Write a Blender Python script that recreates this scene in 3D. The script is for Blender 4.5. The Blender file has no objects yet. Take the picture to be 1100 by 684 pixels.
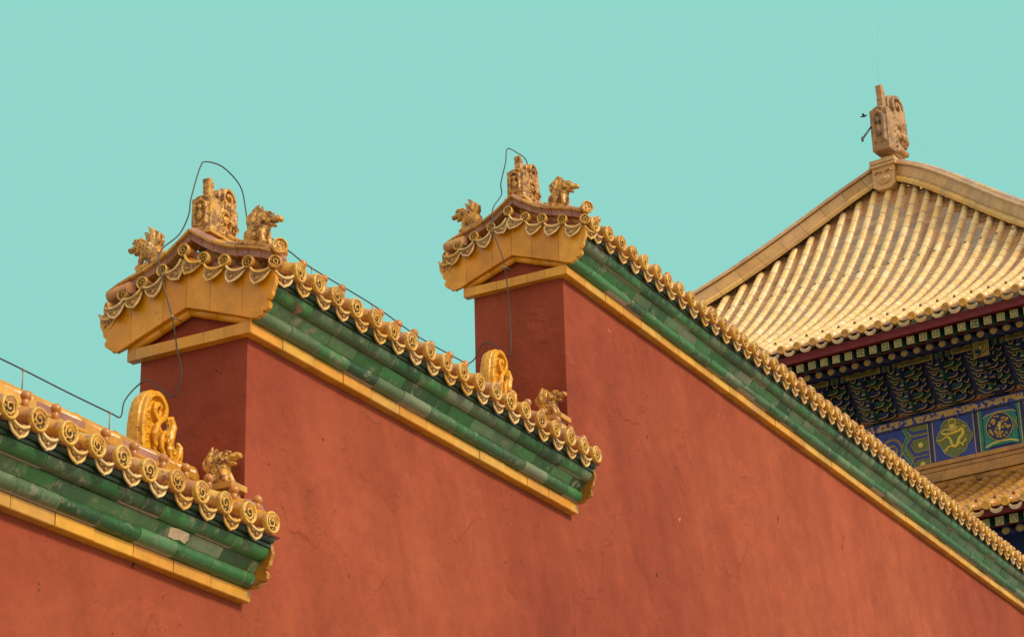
import bpy, math, random
from mathutils import Vector, Matrix, Euler, noise
rnd = random.Random(7)
R_ = math.radians
S = bpy.context.scene
C = S.collection

# ------------------------------------------------------------------ camera
YAW, PIT, ROL = R_(61.5996), R_(22.47449), R_(-1.4549)
EYE = 1.6
fw = Vector((math.cos(PIT)*math.sin(YAW), math.cos(PIT)*math.cos(YAW), math.sin(PIT)))
r0 = Vector((math.cos(YAW), -math.sin(YAW), 0)); u0 = r0.cross(fw)
rt = r0*math.cos(ROL)+u0*math.sin(ROL); up = -r0*math.sin(ROL)+u0*math.cos(ROL)
cam = bpy.data.cameras.new('camera'); co = bpy.data.objects.new('camera', cam); C.objects.link(co)
m = Matrix.Identity(4)
for i in range(3):
    m[i][0], m[i][1], m[i][2] = rt[i], up[i], -fw[i]
m[2][3] = EYE
co.matrix_world = m
cam.sensor_width = 36; cam.lens = 36*2501.176/1100; cam.clip_end = 6000
S.camera = co

# ------------------------------------------------------------------ sky and sun
SUN_AZ, SUN_EL = R_(181), R_(37)          # azimuth clockwise from +Y
W = bpy.data.worlds.new('World'); S.world = W; W.use_nodes = True
nt = W.node_tree; nt.nodes.clear()
N = nt.nodes.new; L = nt.links.new
out = N('ShaderNodeOutputWorld'); bg = N('ShaderNodeBackground'); L(bg.outputs[0], out.inputs[0])
sky = N('ShaderNodeTexSky'); sky.sky_type = 'NISHITA'; sky.sun_disc = False
sky.sun_elevation = SUN_EL; sky.sun_rotation = SUN_AZ; sky.dust_density = 3
tc = N('ShaderNodeTexCoord')
dot = N('ShaderNodeVectorMath'); dot.operation = 'DOT_PRODUCT'
F0 = Vector((math.cos(R_(30))*math.sin(R_(62)), math.cos(R_(30))*math.cos(R_(62)), math.sin(R_(30))))
dot.inputs[1].default_value = F0
L(tc.outputs['Generated'], dot.inputs[0])
mr = N('ShaderNodeMapRange'); mr.interpolation_type = 'SMOOTHSTEP'
mr.inputs['From Min'].default_value = math.cos(R_(72)); mr.inputs['From Max'].default_value = math.cos(R_(40))
L(dot.outputs['Value'], mr.inputs['Value'])
cloud = N('ShaderNodeMixRGB'); cloud.inputs[0].default_value = 0.8        # high thin white overcast over the blue
cloud.inputs[2].default_value = (8.6, 7.7, 6.4, 1); L(sky.outputs[0], cloud.inputs[1])
mix = N('ShaderNodeMixRGB'); L(mr.outputs[0], mix.inputs[0]); L(cloud.outputs[0], mix.inputs[1])
mix.inputs[2].default_value = (2.39, 5.68, 5.06, 1)                       # the flat turquoise part of the sky
L(mix.outputs[0], bg.inputs[0]); bg.inputs[1].default_value = 0.1
sl = bpy.data.lights.new('sun', 'SUN'); so = bpy.data.objects.new('sun', sl); C.objects.link(so)
sl.energy = 2.3; sl.angle = R_(12); sl.color = (1, .88, .70)
sd = Vector((math.cos(SUN_EL)*math.sin(SUN_AZ), math.cos(SUN_EL)*math.cos(SUN_AZ), math.sin(SUN_EL)))
so.rotation_euler = sd.to_track_quat('Z', 'Y').to_euler(); so.location = (0, 0, 60)
S.view_settings.view_transform = 'Standard'; S.view_settings.look = 'None'
S.view_settings.exposure = 0.25; S.view_settings.gamma = 1; S.view_settings.use_curve_mapping = False

# ------------------------------------------------------------------ mesh helper
class MB:
    def __init__(s): s.v=[]; s.f=[]; s.mi=[]; s.ti=[]; s.sm=[]
    def face(s, idx, mi=0, ti=.5, sm=False):
        s.f.append(tuple(idx)); s.mi.append(mi); s.ti.append(ti); s.sm.append(sm)
    def add(s, pts):
        k=len(s.v); s.v.extend(Vector(p) for p in pts); return k
    def quad(s, a,b,c,d, mi=0, ti=.5, sm=False):
        k=s.add((a,b,c,d)); s.face((k,k+1,k+2,k+3),mi,ti,sm)
    def box(s, x0,x1,y0,y1,z0,z1, mi=0, ti=.5):
        k=s.add([(x,y,z) for z in (z0,z1) for y in (y0,y1) for x in (x0,x1)])
        for q in ((0,2,3,1),(4,5,7,6),(0,1,5,4),(2,6,7,3),(0,4,6,2),(1,3,7,5)): s.face([k+i for i in q],mi,ti)
    def obox(s, c, ax, mi=0, ti=.5):
        c=Vector(c); X,Y,Z=[Vector(a) for a in ax]
        k=s.add([c+X*i+Y*j+Z*l for l in (-1,1) for j in (-1,1) for i in (-1,1)])
        for q in ((0,2,3,1),(4,5,7,6),(0,1,5,4),(2,6,7,3),(0,4,6,2),(1,3,7,5)): s.face([k+i for i in q],mi,ti)
    def prism(s, prof, vec, mi=0, ti=.5, sm=False, caps=True):
        n=len(prof); vec=Vector(vec)
        k=s.add(prof); s.add([Vector(p)+vec for p in prof])
        for i in range(n):
            j=(i+1)%n; s.face((k+i,k+j,k+n+j,k+n+i),mi,ti,sm)
        if caps:
            s.face([k+i for i in range(n)][::-1],mi,ti); s.face([k+n+i for i in range(n)],mi,ti)
    def strip(s, prof, vec, mi=0, ti=.5, sm=True):
        n=len(prof); vec=Vector(vec); k=s.add(prof); s.add([Vector(p)+vec for p in prof])
        for i in range(n-1): s.face((k+i,k+i+1,k+n+i+1,k+n+i),mi,ti,sm)
    def tube(s, path, r, n=8, mi=0, ti=.5, caps=True, flat=None):
        path=[Vector(p) for p in path]; rr=r if isinstance(r,(list,tuple)) else [r]*len(path)
        t0=(path[1]-path[0]).normalized()
        ref=Vector((0,0,1)) if abs(t0.z)<.9 else Vector((1,0,0))
        a=t0.cross(ref).normalized(); rings=[]
        for i,p in enumerate(path):
            t=(path[min(i+1,len(path)-1)]-path[max(i-1,0)])
            t=t.normalized() if t.length>1e-9 else t0
            a=(a-t*a.dot(t)).normalized(); b=a.cross(t)
            rings.append(s.add([p+(a*math.cos(2*math.pi*j/n)+b*math.sin(2*math.pi*j/n))*rr[i] for j in range(n)]))
        for i in range(len(path)-1):
            for j in range(n):
                j2=(j+1)%n; s.face((rings[i]+j,rings[i]+j2,rings[i+1]+j2,rings[i+1]+j),mi,ti,True)
        if caps:
            s.face([rings[0]+j for j in range(n)][::-1],mi,ti); s.face([rings[-1]+j for j in range(n)],mi,ti)
    def ell(s, c, r, rot=None, n=12, m_=8, mi=0, ti=.5):
        c=Vector(c); M=Euler(rot).to_matrix() if rot else Matrix.Identity(3)
        k=len(s.v); pts=[]
        for i in range(m_+1):
            th=math.pi*i/m_
            for j in range(n):
                ph=2*math.pi*j/n
                pts.append(c+M@Vector((r[0]*math.sin(th)*math.cos(ph),r[1]*math.sin(th)*math.sin(ph),r[2]*math.cos(th))))
        s.add(pts)
        for i in range(m_):
            for j in range(n):
                j2=(j+1)%n; s.face((k+i*n+j,k+(i+1)*n+j,k+(i+1)*n+j2,k+i*n+j2),mi,ti,True)
    def mesh(s, name, mats, off=(0,0,0)):
        off=Vector(off)
        me=bpy.data.meshes.new(name); me.from_pydata([v-off for v in s.v],[],s.f)
        for q in (mats if isinstance(mats,(list,tuple)) else [mats]): me.materials.append(q)
        me.polygons.foreach_set('material_index',s.mi); me.polygons.foreach_set('use_smooth',s.sm)
        a=me.attributes.new('tint','FLOAT','FACE'); a.data.foreach_set('value',s.ti)
        me.update(); return me
    def build(s, name, mats, parent=None, loc=None):
        """vertices are in world (or the parent's) coordinates; parent offset is removed"""
        off = parent.get('_o',(0,0,0)) if parent else (0,0,0)
        me=s.mesh(name,mats,off if loc is None else (0,0,0))
        return link(name,me,parent,loc)
def link(name, me, parent=None, loc=None, rot=None):
    o=bpy.data.objects.new(name,me); C.objects.link(o)
    if parent: o.parent=parent
    if loc is not None: o.location=loc
    if rot is not None: o.rotation_euler=rot
    return o
def tag(o, label=None, cat=None, group=None, kind=None):
    if label: o['label']=label
    if cat: o['category']=cat
    if group: o['group']=group
    if kind: o['kind']=kind
    return o
OFF={}
def thing(name, loc, label, cat, group=None, rz=0):
    o=bpy.data.objects.new(name,None); C.objects.link(o); o.location=loc; o.rotation_euler=(0,0,rz)
    o.empty_display_size=.1
    return tag(o,label,cat,group)
def lerp(a,b,t): return a+(b-a)*t
def interp(x, pts):
    if x<=pts[0][0]:
        a,b=pts[0],pts[1]
    elif x>=pts[-1][0]:
        a,b=pts[-2],pts[-1]
    else:
        for a,b in zip(pts,pts[1:]):
            if a[0]<=x<=b[0]: break
    return a[1]+(b[1]-a[1])*(x-a[0])/(b[0]-a[0])

# ------------------------------------------------------------------ materials
def mat(name):
    m_=bpy.data.materials.new(name); m_.use_nodes=True; t=m_.node_tree
    return m_,t,t.nodes['Principled BSDF']
def mnoise(t, sc, det=4, rough=.6, scale=None, world=False, rot=None):
    n_=t.nodes.new('ShaderNodeTexNoise'); n_.inputs['Scale'].default_value=sc; n_.inputs['Detail'].default_value=det
    n_.inputs['Roughness'].default_value=rough
    c=t.nodes.new('ShaderNodeNewGeometry' if world else 'ShaderNodeTexCoord'); src=c.outputs['Position' if world else 'Object']
    if rot:
        mq=t.nodes.new('ShaderNodeMapping'); mq.inputs['Rotation'].default_value=rot; t.links.new(src,mq.inputs[0]); src=mq.outputs[0]
    if scale:
        mp=t.nodes.new('ShaderNodeMapping'); mp.inputs['Scale'].default_value=scale; t.links.new(src,mp.inputs[0]); src=mp.outputs[0]
    oi=t.nodes.new('ShaderNodeObjectInfo'); ad=t.nodes.new('ShaderNodeVectorMath'); ad.operation='ADD'
    mu=t.nodes.new('ShaderNodeMath'); mu.operation='MULTIPLY'; mu.inputs[1].default_value=37
    if world: mu.inputs[0].default_value=.13
    else: t.links.new(oi.outputs['Random'],mu.inputs[0])
    t.links.new(src,ad.inputs[0]); t.links.new(mu.outputs[0],ad.inputs[1])
    t.links.new(ad.outputs[0],n_.inputs['Vector']); return n_.outputs['Fac']
def ramp(t, src, stops):
    r=t.nodes.new('ShaderNodeValToRGB'); e=r.color_ramp.elements
    e[0].position=stops[0][0]; e[0].color=(*stops[0][1],1); e[1].position=stops[-1][0]; e[1].color=(*stops[-1][1],1)
    for p,c in stops[1:-1]:
        q=e.new(p); q.color=(*c,1)
    t.links.new(src,r.inputs[0]); return r.outputs[0]
def mixc(t, fac, a, b, mode='MIX'):
    x=t.nodes.new('ShaderNodeMixRGB'); x.blend_type=mode
    for i,v in ((0,fac),(1,a),(2,b)):
        if isinstance(v,(int,float)): x.inputs[i].default_value=v
        elif isinstance(v,tuple): x.inputs[i].default_value=(*v,1)
        else: t.links.new(v,x.inputs[i])
    return x.outputs[0]
def thresh(t, src, lo, hi):
    x=t.nodes.new('ShaderNodeMapRange'); x.inputs['From Min'].default_value=lo; x.inputs['From Max'].default_value=hi
    x.interpolation_type='SMOOTHSTEP'; t.links.new(src,x.inputs['Value']); return x.outputs[0]
def bump(t, bs, src, st, dist=.01):
    b=t.nodes.new('ShaderNodeBump'); b.inputs['Strength'].default_value=st; b.inputs['Distance'].default_value=dist
    t.links.new(src,b.inputs['Height'])
    if bs.inputs['Normal'].is_linked:
        t.links.new(bs.inputs['Normal'].links[0].from_socket,b.inputs['Normal'])
    t.links.new(b.outputs[0],bs.inputs['Normal'])
def tint(t):
    """per-tile value: face attribute plus object random, wrapped to 0..1"""
    a=t.nodes.new('ShaderNodeAttribute'); a.attribute_name='tint'
    oi=t.nodes.new('ShaderNodeObjectInfo'); x=t.nodes.new('ShaderNodeMath'); x.operation='ADD'
    t.links.new(a.outputs['Fac'],x.inputs[0]); t.links.new(oi.outputs['Random'],x.inputs[1])
    y=t.nodes.new('ShaderNodeMath'); y.operation='FRACT'; t.links.new(x.outputs[0],y.inputs[0]); return y.outputs[0]
def glaze(name, stops, worn, wlo, whi, sc, rough=.25, pale=None, bmp=.25, plo=.62, phi=.72):
    m_,t,b=mat(name)
    col=ramp(t,tint(t),stops)
    n1=mnoise(t,sc,5,.65); col=mixc(t,.55,col,ramp(t,n1,[(.3,(.45,.45,.45)),(.7,(1.25,1.2,1.1))]),'MULTIPLY')
    n2=mnoise(t,sc*2.3,6,.7); w=thresh(t,n2,wlo,whi); col=mixc(t,w,col,worn)
    rsrc=w
    if pale:
        n3=mnoise(t,sc*1.4,6,.75); p=thresh(t,n3,plo,phi); col=mixc(t,p,col,pale)
    t.links.new(col,b.inputs['Base Color'])
    rr=t.nodes.new('ShaderNodeMapRange'); rr.inputs['To Min'].default_value=rough; rr.inputs['To Max'].default_value=.8
    t.links.new(rsrc,rr.inputs['Value']); t.links.new(rr.outputs[0],b.inputs['Roughness'])
    bump(t,b,n2,bmp,.004*30/sc if sc>8 else .02)
    return m_
def plain(name, col, rough=.6, sc=20, var=.3, bmp=.2, metal=0, dist=.005):
    m_,t,b=mat(name); n_=mnoise(t,sc,5,.65)
    lo=tuple(c*(1-var) for c in col); hi=tuple(min(1,c*(1+var)) for c in col)
    t.links.new(ramp(t,n_,[(.25,lo),(.75,hi)]),b.inputs['Base Color'])
    b.inputs['Roughness'].default_value=rough; b.inputs['Metallic'].default_value=metal
    if bmp: bump(t,b,n_,bmp,dist)
    return m_

# red limewashed plaster with blotches, streaks, trowel marks and a few scars
PLASTER,t,b=mat('red_plaster')
def wn(*a,**k): return mnoise(t,*a,world=True,**k)
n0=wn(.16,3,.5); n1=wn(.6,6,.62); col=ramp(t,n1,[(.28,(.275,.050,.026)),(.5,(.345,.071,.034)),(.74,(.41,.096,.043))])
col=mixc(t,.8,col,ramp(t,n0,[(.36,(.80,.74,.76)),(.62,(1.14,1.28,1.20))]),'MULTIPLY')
n2=wn(6,8,.74); col=mixc(t,.6,col,ramp(t,n2,[(.3,(.78,.74,.74)),(.7,(1.12,1.12,1.10))]),'MULTIPLY')
n3=wn(1.9,7,.72,scale=(1.0,1.0,.16),rot=(0,R_(18),0)); col=mixc(t,.62,col,ramp(t,n3,[(.35,(.80,.76,.74)),(.65,(1.12,1.14,1.14))]),'MULTIPLY')
coat=wn(.75,7,.50,rot=(0,R_(20),0),scale=(1,1,.6)); c1=thresh(t,coat,.455,.485); c2=thresh(t,coat,.545,.570); c3=thresh(t,wn(1.5,6,.55),.59,.615)
col=mixc(t,c1,col,mixc(t,.5,col,(1.10,1.16,1.14),'MULTIPLY')); col=mixc(t,c2,col,mixc(t,.6,col,(.90,.86,.86),'MULTIPLY'))
n4=wn(3.1,4,.85); col=mixc(t,thresh(t,n4,.705,.73),col,(.60,.25,.15))
n5=wn(30,2,.5); col=mixc(t,thresh(t,n5,.745,.765),col,(.10,.03,.02))
mask=thresh(t,wn(.8,3,.6),.50,.56)
gou=wn(5.5,2,.5,scale=(1.6,1.6,.45),rot=(0,R_(-24),0)); gm=mixc(t,1,thresh(t,gou,.735,.75),mask,'MULTIPLY')
col=mixc(t,gm,col,(.075,.026,.02))
t.links.new(col,b.inputs['Base Color']); b.inputs['Roughness'].default_value=.85; b.inputs['Specular IOR Level'].default_value=.2
bump(t,b,wn(2.3,8,.58,scale=(1,1,.8)),.9,.05)
bump(t,b,wn(36,5,.7),.45,.004)
hs=mixc(t,1,c1,c2,'ADD'); hs=mixc(t,1,hs,c3,'ADD'); bump(t,b,hs,.5,.010)
bump(t,b,gm,.7,-.006)

YEL=[(0,(.50,.24,.035)),(.3,(.66,.34,.05)),(.6,(.60,.27,.03)),(1,(.72,.42,.09))]
YGLAZE=glaze('yellow_glaze',YEL,(.42,.21,.14),.60,.70,9,.22,(.74,.60,.40))
YBRICK=glaze('yellow_band_glaze',[(0,(.62,.25,.014)),(.25,(.78,.38,.025)),(.5,(.70,.29,.016)),(.75,(.80,.44,.05)),(1,(.50,.22,.04))],(.46,.27,.15),.66,.74,6,.3)
YBOARD=glaze('gable_board_glaze',[(0,(.64,.22,.006)),(.3,(.80,.35,.010)),(.6,(.72,.27,.006)),(1,(.82,.38,.02))],(.44,.17,.02),.60,.74,7,.18,(.84,.56,.16),.3,.64,.74)
SHADEBOARD=glaze('shaded_end_board',[(0,(.46,.19,.012)),(1,(.52,.22,.02))],(.24,.10,.03),.52,.66,12,.3)  # gable board glaze darkened, the end plates' shade is put into the colour
BARREL=glaze('cover_tile_glaze',[(0,(.72,.36,.035)),(.3,(.68,.29,.02)),(.55,(.46,.22,.12)),(.8,(.76,.45,.09)),(1,(.56,.25,.07))],(.36,.15,.12),.52,.60,14,.24,(.74,.60,.40))
RELIEF=glaze('gold_relief_glaze',[(0,(.70,.37,.04)),(.5,(.80,.48,.09)),(1,(.60,.29,.03))],(.24,.11,.04),.54,.62,40,.28,(.86,.68,.40),.6)
RIM=glaze('pale_rim_glaze',[(0,(.84,.56,.16)),(.4,(.88,.68,.36)),(.75,(.80,.46,.07)),(1,(.86,.64,.32))],(.45,.24,.12),.60,.7,30,.28)
DRIPG=glaze('drip_face_glaze',[(0,(.48,.25,.06)),(.5,(.56,.33,.12)),(1,(.42,.20,.05))],(.20,.10,.045),.50,.6,40,.35,(.70,.52,.32),.6,.6,.7)
DARKREC=plain('dark_recess',(.075,.04,.015),.7,40,.5,.3)  # dark brown floor of the end discs, behind the relief
TERRA=glaze('bare_terracotta',[(0,(.34,.15,.11)),(.5,(.42,.20,.15)),(1,(.37,.17,.10))],(.48,.30,.21),.58,.7,12,.7,(.55,.40,.30))
GREEN=glaze('green_glaze',[(0,(.018,.10,.026)),(.16,(.05,.19,.050)),(.30,(.020,.070,.024)),(.44,(.12,.19,.085)),(.58,(.036,.22,.060)),(.70,(.21,.24,.15)),(.80,(.03,.14,.040)),(.90,(.12,.19,.095)),(1,(.022,.11,.034))],(.22,.215,.14),.53,.66,6,.3,(.50,.38,.26),.35,.70,.73)
DKGREEN=glaze('dark_green_board',[(0,(.015,.045,.025)),(1,(.03,.07,.035))],(.12,.10,.06),.6,.7,6,.4)
MORTAR=plain('mortar',(.42,.33,.23),.9,30,.25,.4)
ORN=glaze('ornament_glaze',[(0,(.68,.33,.03)),(.5,(.72,.38,.06)),(1,(.56,.26,.04))],(.20,.09,.05),.44,.62,12,.2,(.80,.62,.36),.35,.58,.68)
ORN2=glaze('bright_ornament_glaze',[(0,(.78,.36,.012)),(1,(.80,.40,.03))],(.30,.12,.025),.55,.64,16,.18,(.74,.55,.25),.4,.66,.72)
STONE=glaze('weathered_finial',[(0,(.42,.23,.09)),(1,(.46,.26,.11))],(.24,.15,.09),.48,.6,2.2,.6,(.55,.38,.20),.6)
WIRE=plain('dark_cable',(.06,.055,.05),.5,40,.2,0)
PALEWIRE=plain('pale_wire',(.55,.62,.58),.5,40,.1,0)
CLIP=plain('cable_clip',(.30,.26,.22),.5,40,.2,0)
HROW=glaze('hall_tile_glaze',[(0,(.90,.60,.20)),(.4,(.93,.67,.30)),(.7,(.90,.58,.20)),(1,(.95,.74,.40))],(.74,.46,.22),.56,.70,4,.30,(.90,.74,.52),.15,.56,.68)
HJOINT=plain('tile_joint',(.52,.36,.26),.8,8,.3,.1)
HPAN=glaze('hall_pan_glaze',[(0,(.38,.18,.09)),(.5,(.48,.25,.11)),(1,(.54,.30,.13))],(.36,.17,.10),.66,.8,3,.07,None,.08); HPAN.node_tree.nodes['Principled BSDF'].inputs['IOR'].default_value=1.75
HRIDGE=glaze('hall_ridge_glaze',[(0,(.58,.32,.10)),(.5,(.66,.40,.15)),(1,(.60,.36,.16))],(.50,.30,.20),.56,.68,3,.3,(.72,.56,.42))
HROW2=glaze('lower_roof_glaze',[(0,(.46,.21,.03)),(.5,(.58,.27,.03)),(1,(.40,.19,.05))],(.34,.19,.10),.56,.7,3,.25,(.66,.50,.34),.2,.66,.72)
MAROON=plain('maroon_paint',(.19,.014,.022),.5,6,.25,.1)
BLUE=plain('blue_paint',(.022,.06,.32),.55,10,.35,.1)
DKBLUE=plain('dark_blue_paint',(.012,.028,.11),.55,10,.3,.1)
TEAL=plain('green_paint',(.014,.24,.15),.55,10,.35,.1)
DKTEAL=plain('dark_green_paint',(.014,.075,.058),.55,10,.35,.1)
OLIVE=plain('olive_gilt_ground',(.15,.19,.045),.5,30,.5,.3)
GOLD=plain('gilt_line',(.66,.42,.11),.38,25,.3,.2)
BGOLD=plain('bright_gilt',(.92,.64,.10),.35,25,.25,.2)
BLACKP=plain('black_paint',(.012,.012,.012),.5,10,.2,0)
FLAME=plain('red_gilt_panel',(.17,.045,.02),.5,18,.6,.1)
HALLRED=plain('hall_red_paint',(.22,.04,.03),.6,2,.2,.1)
PAVE=plain('stone_paving',(.30,.27,.23),.85,.6,.2,.2)
SCROLL,t,b=mat('gilt_scroll_on_blue')
vz=t.nodes.new('ShaderNodeTexVoronoi'); vz.feature='DISTANCE_TO_EDGE'; vz.inputs['Scale'].default_value=9
nn=t.nodes.new('ShaderNodeTexNoise'); nn.inputs['Scale'].default_value=15; nn.inputs['Detail'].default_value=2
tcn=t.nodes.new('ShaderNodeTexCoord'); mx=mixc(t,.28,tcn.outputs['Object'],nn.outputs['Color'],'ADD')
t.links.new(tcn.outputs['Object'],nn.inputs['Vector']); t.links.new(mx,vz.inputs['Vector'])
t.links.new(mixc(t,thresh(t,nn.outputs['Fac'],.44,.48),(.02,.035,.24),(.55,.34,.09)),b.inputs['Base Color']); b.inputs['Roughness'].default_value=.45
CORE=plain('gilt_core_stripe',(.30,.19,.06),.5,14,.7,.2)

# ------------------------------------------------------------------ ground
g=MB(); g.quad((-2500,-2500,0),(2500,-2500,0),(2500,2500,0),(-2500,2500,0))
tag(g.build('ground',PAVE),kind='structure')

# ================================================================== walls
YF, YB, YC = 6.0, 6.63, 6.315         # front face, back face, ridge line
BT = .06                               # height of the yellow string course
PITCH = .1775
ZC=[(0,.50),(.05,.462),(.17,.385),(.29,.345),(.41,.312),(.5,.272),(.54,.258),(.6,.236)]   # tile axis above the band top, by distance from ridge
def zc(o): return interp(abs(o),ZC)
ZG=[(0,.445),(.12,.360),(.25,.320),(.375,.285),(.5,.252)]   # the same for the tiles along the gable
def zg(o): return interp(abs(o),ZG)

# --- tile prototypes (faces -Y, axis centre of the disc at the origin)
def barrel_mesh(r, length, follow, name):
    k=MB(); path=[(0,0,0)]; rr=[r]; y=0.0; first=True
    while y<length-1e-6:
        y2=min(length,y+.165)
        for q,rad in ((y+.004,r*.98),(y2-.002,r*.9)):
            path.append((0,q,follow(q))); rr.append(rad)
        if y2<length: path.append((0,y2,follow(y2))); rr.append(r*1.0)
        y=y2
    k.tube(path,rr,14); return k
def disc_mesh(r, name, seed, mats):
    q=random.Random(seed); k=MB(); n=24
    prof=[(r*.97,.012),(r*1.04,.0),(r*1.04,-.011),(r*.98,-.015),(r*.84,-.015),(r*.80,-.006),(r*.74,-.005)]
    rings=[k.add([(math.cos(2*math.pi*j/n)*a,y,math.sin(2*math.pi*j/n)*a) for j in range(n)]) for a,y in prof]
    for i in range(len(prof)-1):
        for j in range(n):
            j2=(j+1)%n; k.face((rings[i]+j,rings[i+1]+j,rings[i+1]+j2,rings[i]+j2),0,.5,True)
    k.face([rings[-1]+j for j in range(n)],1)
    # coiled relief: a curled body, claws and a head bump
    a0=q.random()*6.28; pts=[]
    for i in range(26):
        u=i/25; a=a0+u*8.2; rad=r*(.60-.48*u)
        pts.append((math.cos(a)*rad,-.008,math.sin(a)*rad))
    k.tube(pts,[r*(.10-.04*abs(u/25-.4)) for u in range(26)],6)
    for i in range(7):
        a=a0+i*.9+q.random()*.4; rad=r*.6
        k.ell((math.cos(a)*rad,-.007,math.sin(a)*rad),(r*.11,.006,r*.09),None,7,5)
    return k.mesh(name,mats)
def drip_mesh(w, h, length, follow, seed):
    """hanging front plate with raised rim and a sagging trough behind"""
    k=MB(); n=14; th=.010
    def top(u): return -.020*w/.10*(1-(2*u-1)**2)*1.15            # sagging upper edge
    def bot(u):
        x=abs(2*u-1); return -h*(1-x**2.2)**.8*.86-h*.16*max(0,1-x*4)-(.004 if .25<x<.75 else 0)
    # trough
    m_=8
    for i in range(m_):
        u0_,u1_=i/m_,(i+1)/m_
        for (ya,yb) in ((0,.16),(.16,.33),(.33,length)):
            dz=.006 if ya>0 else 0
            k.quad(((u0_-.5)*w,ya,top(u0_)+follow(ya)-dz),((u1_-.5)*w,ya,top(u1_)+follow(ya)-dz),((u1_-.5)*w,yb,top(u1_)+follow(yb)),((u0_-.5)*w,yb,top(u0_)+follow(yb)),1,.5,True)
    def plate(sh, y0, y1, mi):
        U=[.5+(i/n-.5)*(1-sh) for i in range(n+1)]
        a=[((u-.5)*w,y0-.25*(top(u)-0)*0,top(u)-sh*h*.25) for u in U]; b_=[((u-.5)*w,y0+.012,min(top(u)-sh*h*.25-.002,bot(u)*(1-sh*.9)-.004)) for u in U]
        for i in range(n):
            k.quad(a[i],b_[i],b_[i+1],a[i+1],mi)
            k.quad((a[i][0],y1,a[i][2]),(a[i+1][0],y1,a[i+1][2]),(b_[i+1][0],y1,b_[i+1][2]),(b_[i][0],y1,b_[i][2]),mi)
            k.quad(a[i],a[i+1],(a[i+1][0],y1,a[i+1][2]),(a[i][0],y1,a[i][2]),mi)
            k.quad(b_[i],(b_[i][0],y1,b_[i][2]),(b_[i+1][0],y1,b_[i+1][2]),b_[i+1],mi)
        return a,b_
    a,b_=plate(0,-.004,.014,0)
    rim=[Vector(p)+Vector((0,-.003,0)) for p in b_]; k.tube(rim,.0050*w/.1,6,2)
    k.tube([Vector(p)+Vector((0,-.004,-.002)) for p in a],.0058*w/.1,6,2)
    q=random.Random(seed)
    for s_ in (-1,1):                                            # cloud scroll relief
        pts=[]
        for i in range(12):
            u=i/11; ang=s_*(.3+u*5); rad=w*.17*(1-u*.75)
            pts.append((s_*w*.19+math.cos(ang)*rad,-.002,-h*.40+math.sin(ang)*rad*.6))
        k.tube(pts,.0045*w/.1,5)
    k.ell((0,-.002,-h*.7),(w*.07,.006,h*.14),None,7,5)
    return k
OD=.54; Y_D=YC-OD
fol=lambda y: zc(OD-y)-zc(OD)
BARREL_ME=barrel_mesh(.045,.50,fol,'cover').mesh('cover_tile',BARREL)
k=MB(); k.ell((0,.082,.088+fol(.082)),(.023,.023,.024),None,10,7); k.tube([(0,.082,.03+fol(.082)),(0,.082,.085+fol(.082))],.015,8)
NAIL_ME=k.mesh('nail_cap',glaze('nail_cap_glaze',[(0,(.58,.22,.03)),(1,(.5,.2,.06))],(.36,.16,.1),.55,.65,40))
DISC_ME=[disc_mesh(.050,'end_disc',i,[RELIEF,DARKREC]) for i in range(5)]
DRIP_ME=[drip_mesh(.128,.068,.48,fol,i).mesh('drip_tile',[DRIPG,TERRA,RIM]) for i in range(3)]
flat=lambda y:0
GBARREL=glaze('weathered_gable_tile',[(0,(.42,.18,.12)),(.45,(.50,.24,.13)),(.8,(.62,.30,.05)),(1,(.46,.21,.12))],(.34,.15,.11),.5,.62,14,.35,(.62,.44,.30),.4)
GBAR_ME=barrel_mesh(.027,.17,flat,'g').mesh('gable_cover_tile',GBARREL)
GDISC_ME=[disc_mesh(.031,'end_disc',i+9,[RELIEF,DARKREC]) for i in range(3)]
GDRIP_ME=[drip_mesh(.112,.086,.15,flat,i).mesh('gable_drip_tile',[DRIPG,TERRA,RIM]) for i in range(3)]
BIGDISC_ME=disc_mesh(.039,'end_disc',33,[RELIEF,RELIEF])
BIGBAR_ME=barrel_mesh(.036,.16,flat,'b').mesh('corner_tile',BARREL)

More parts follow.
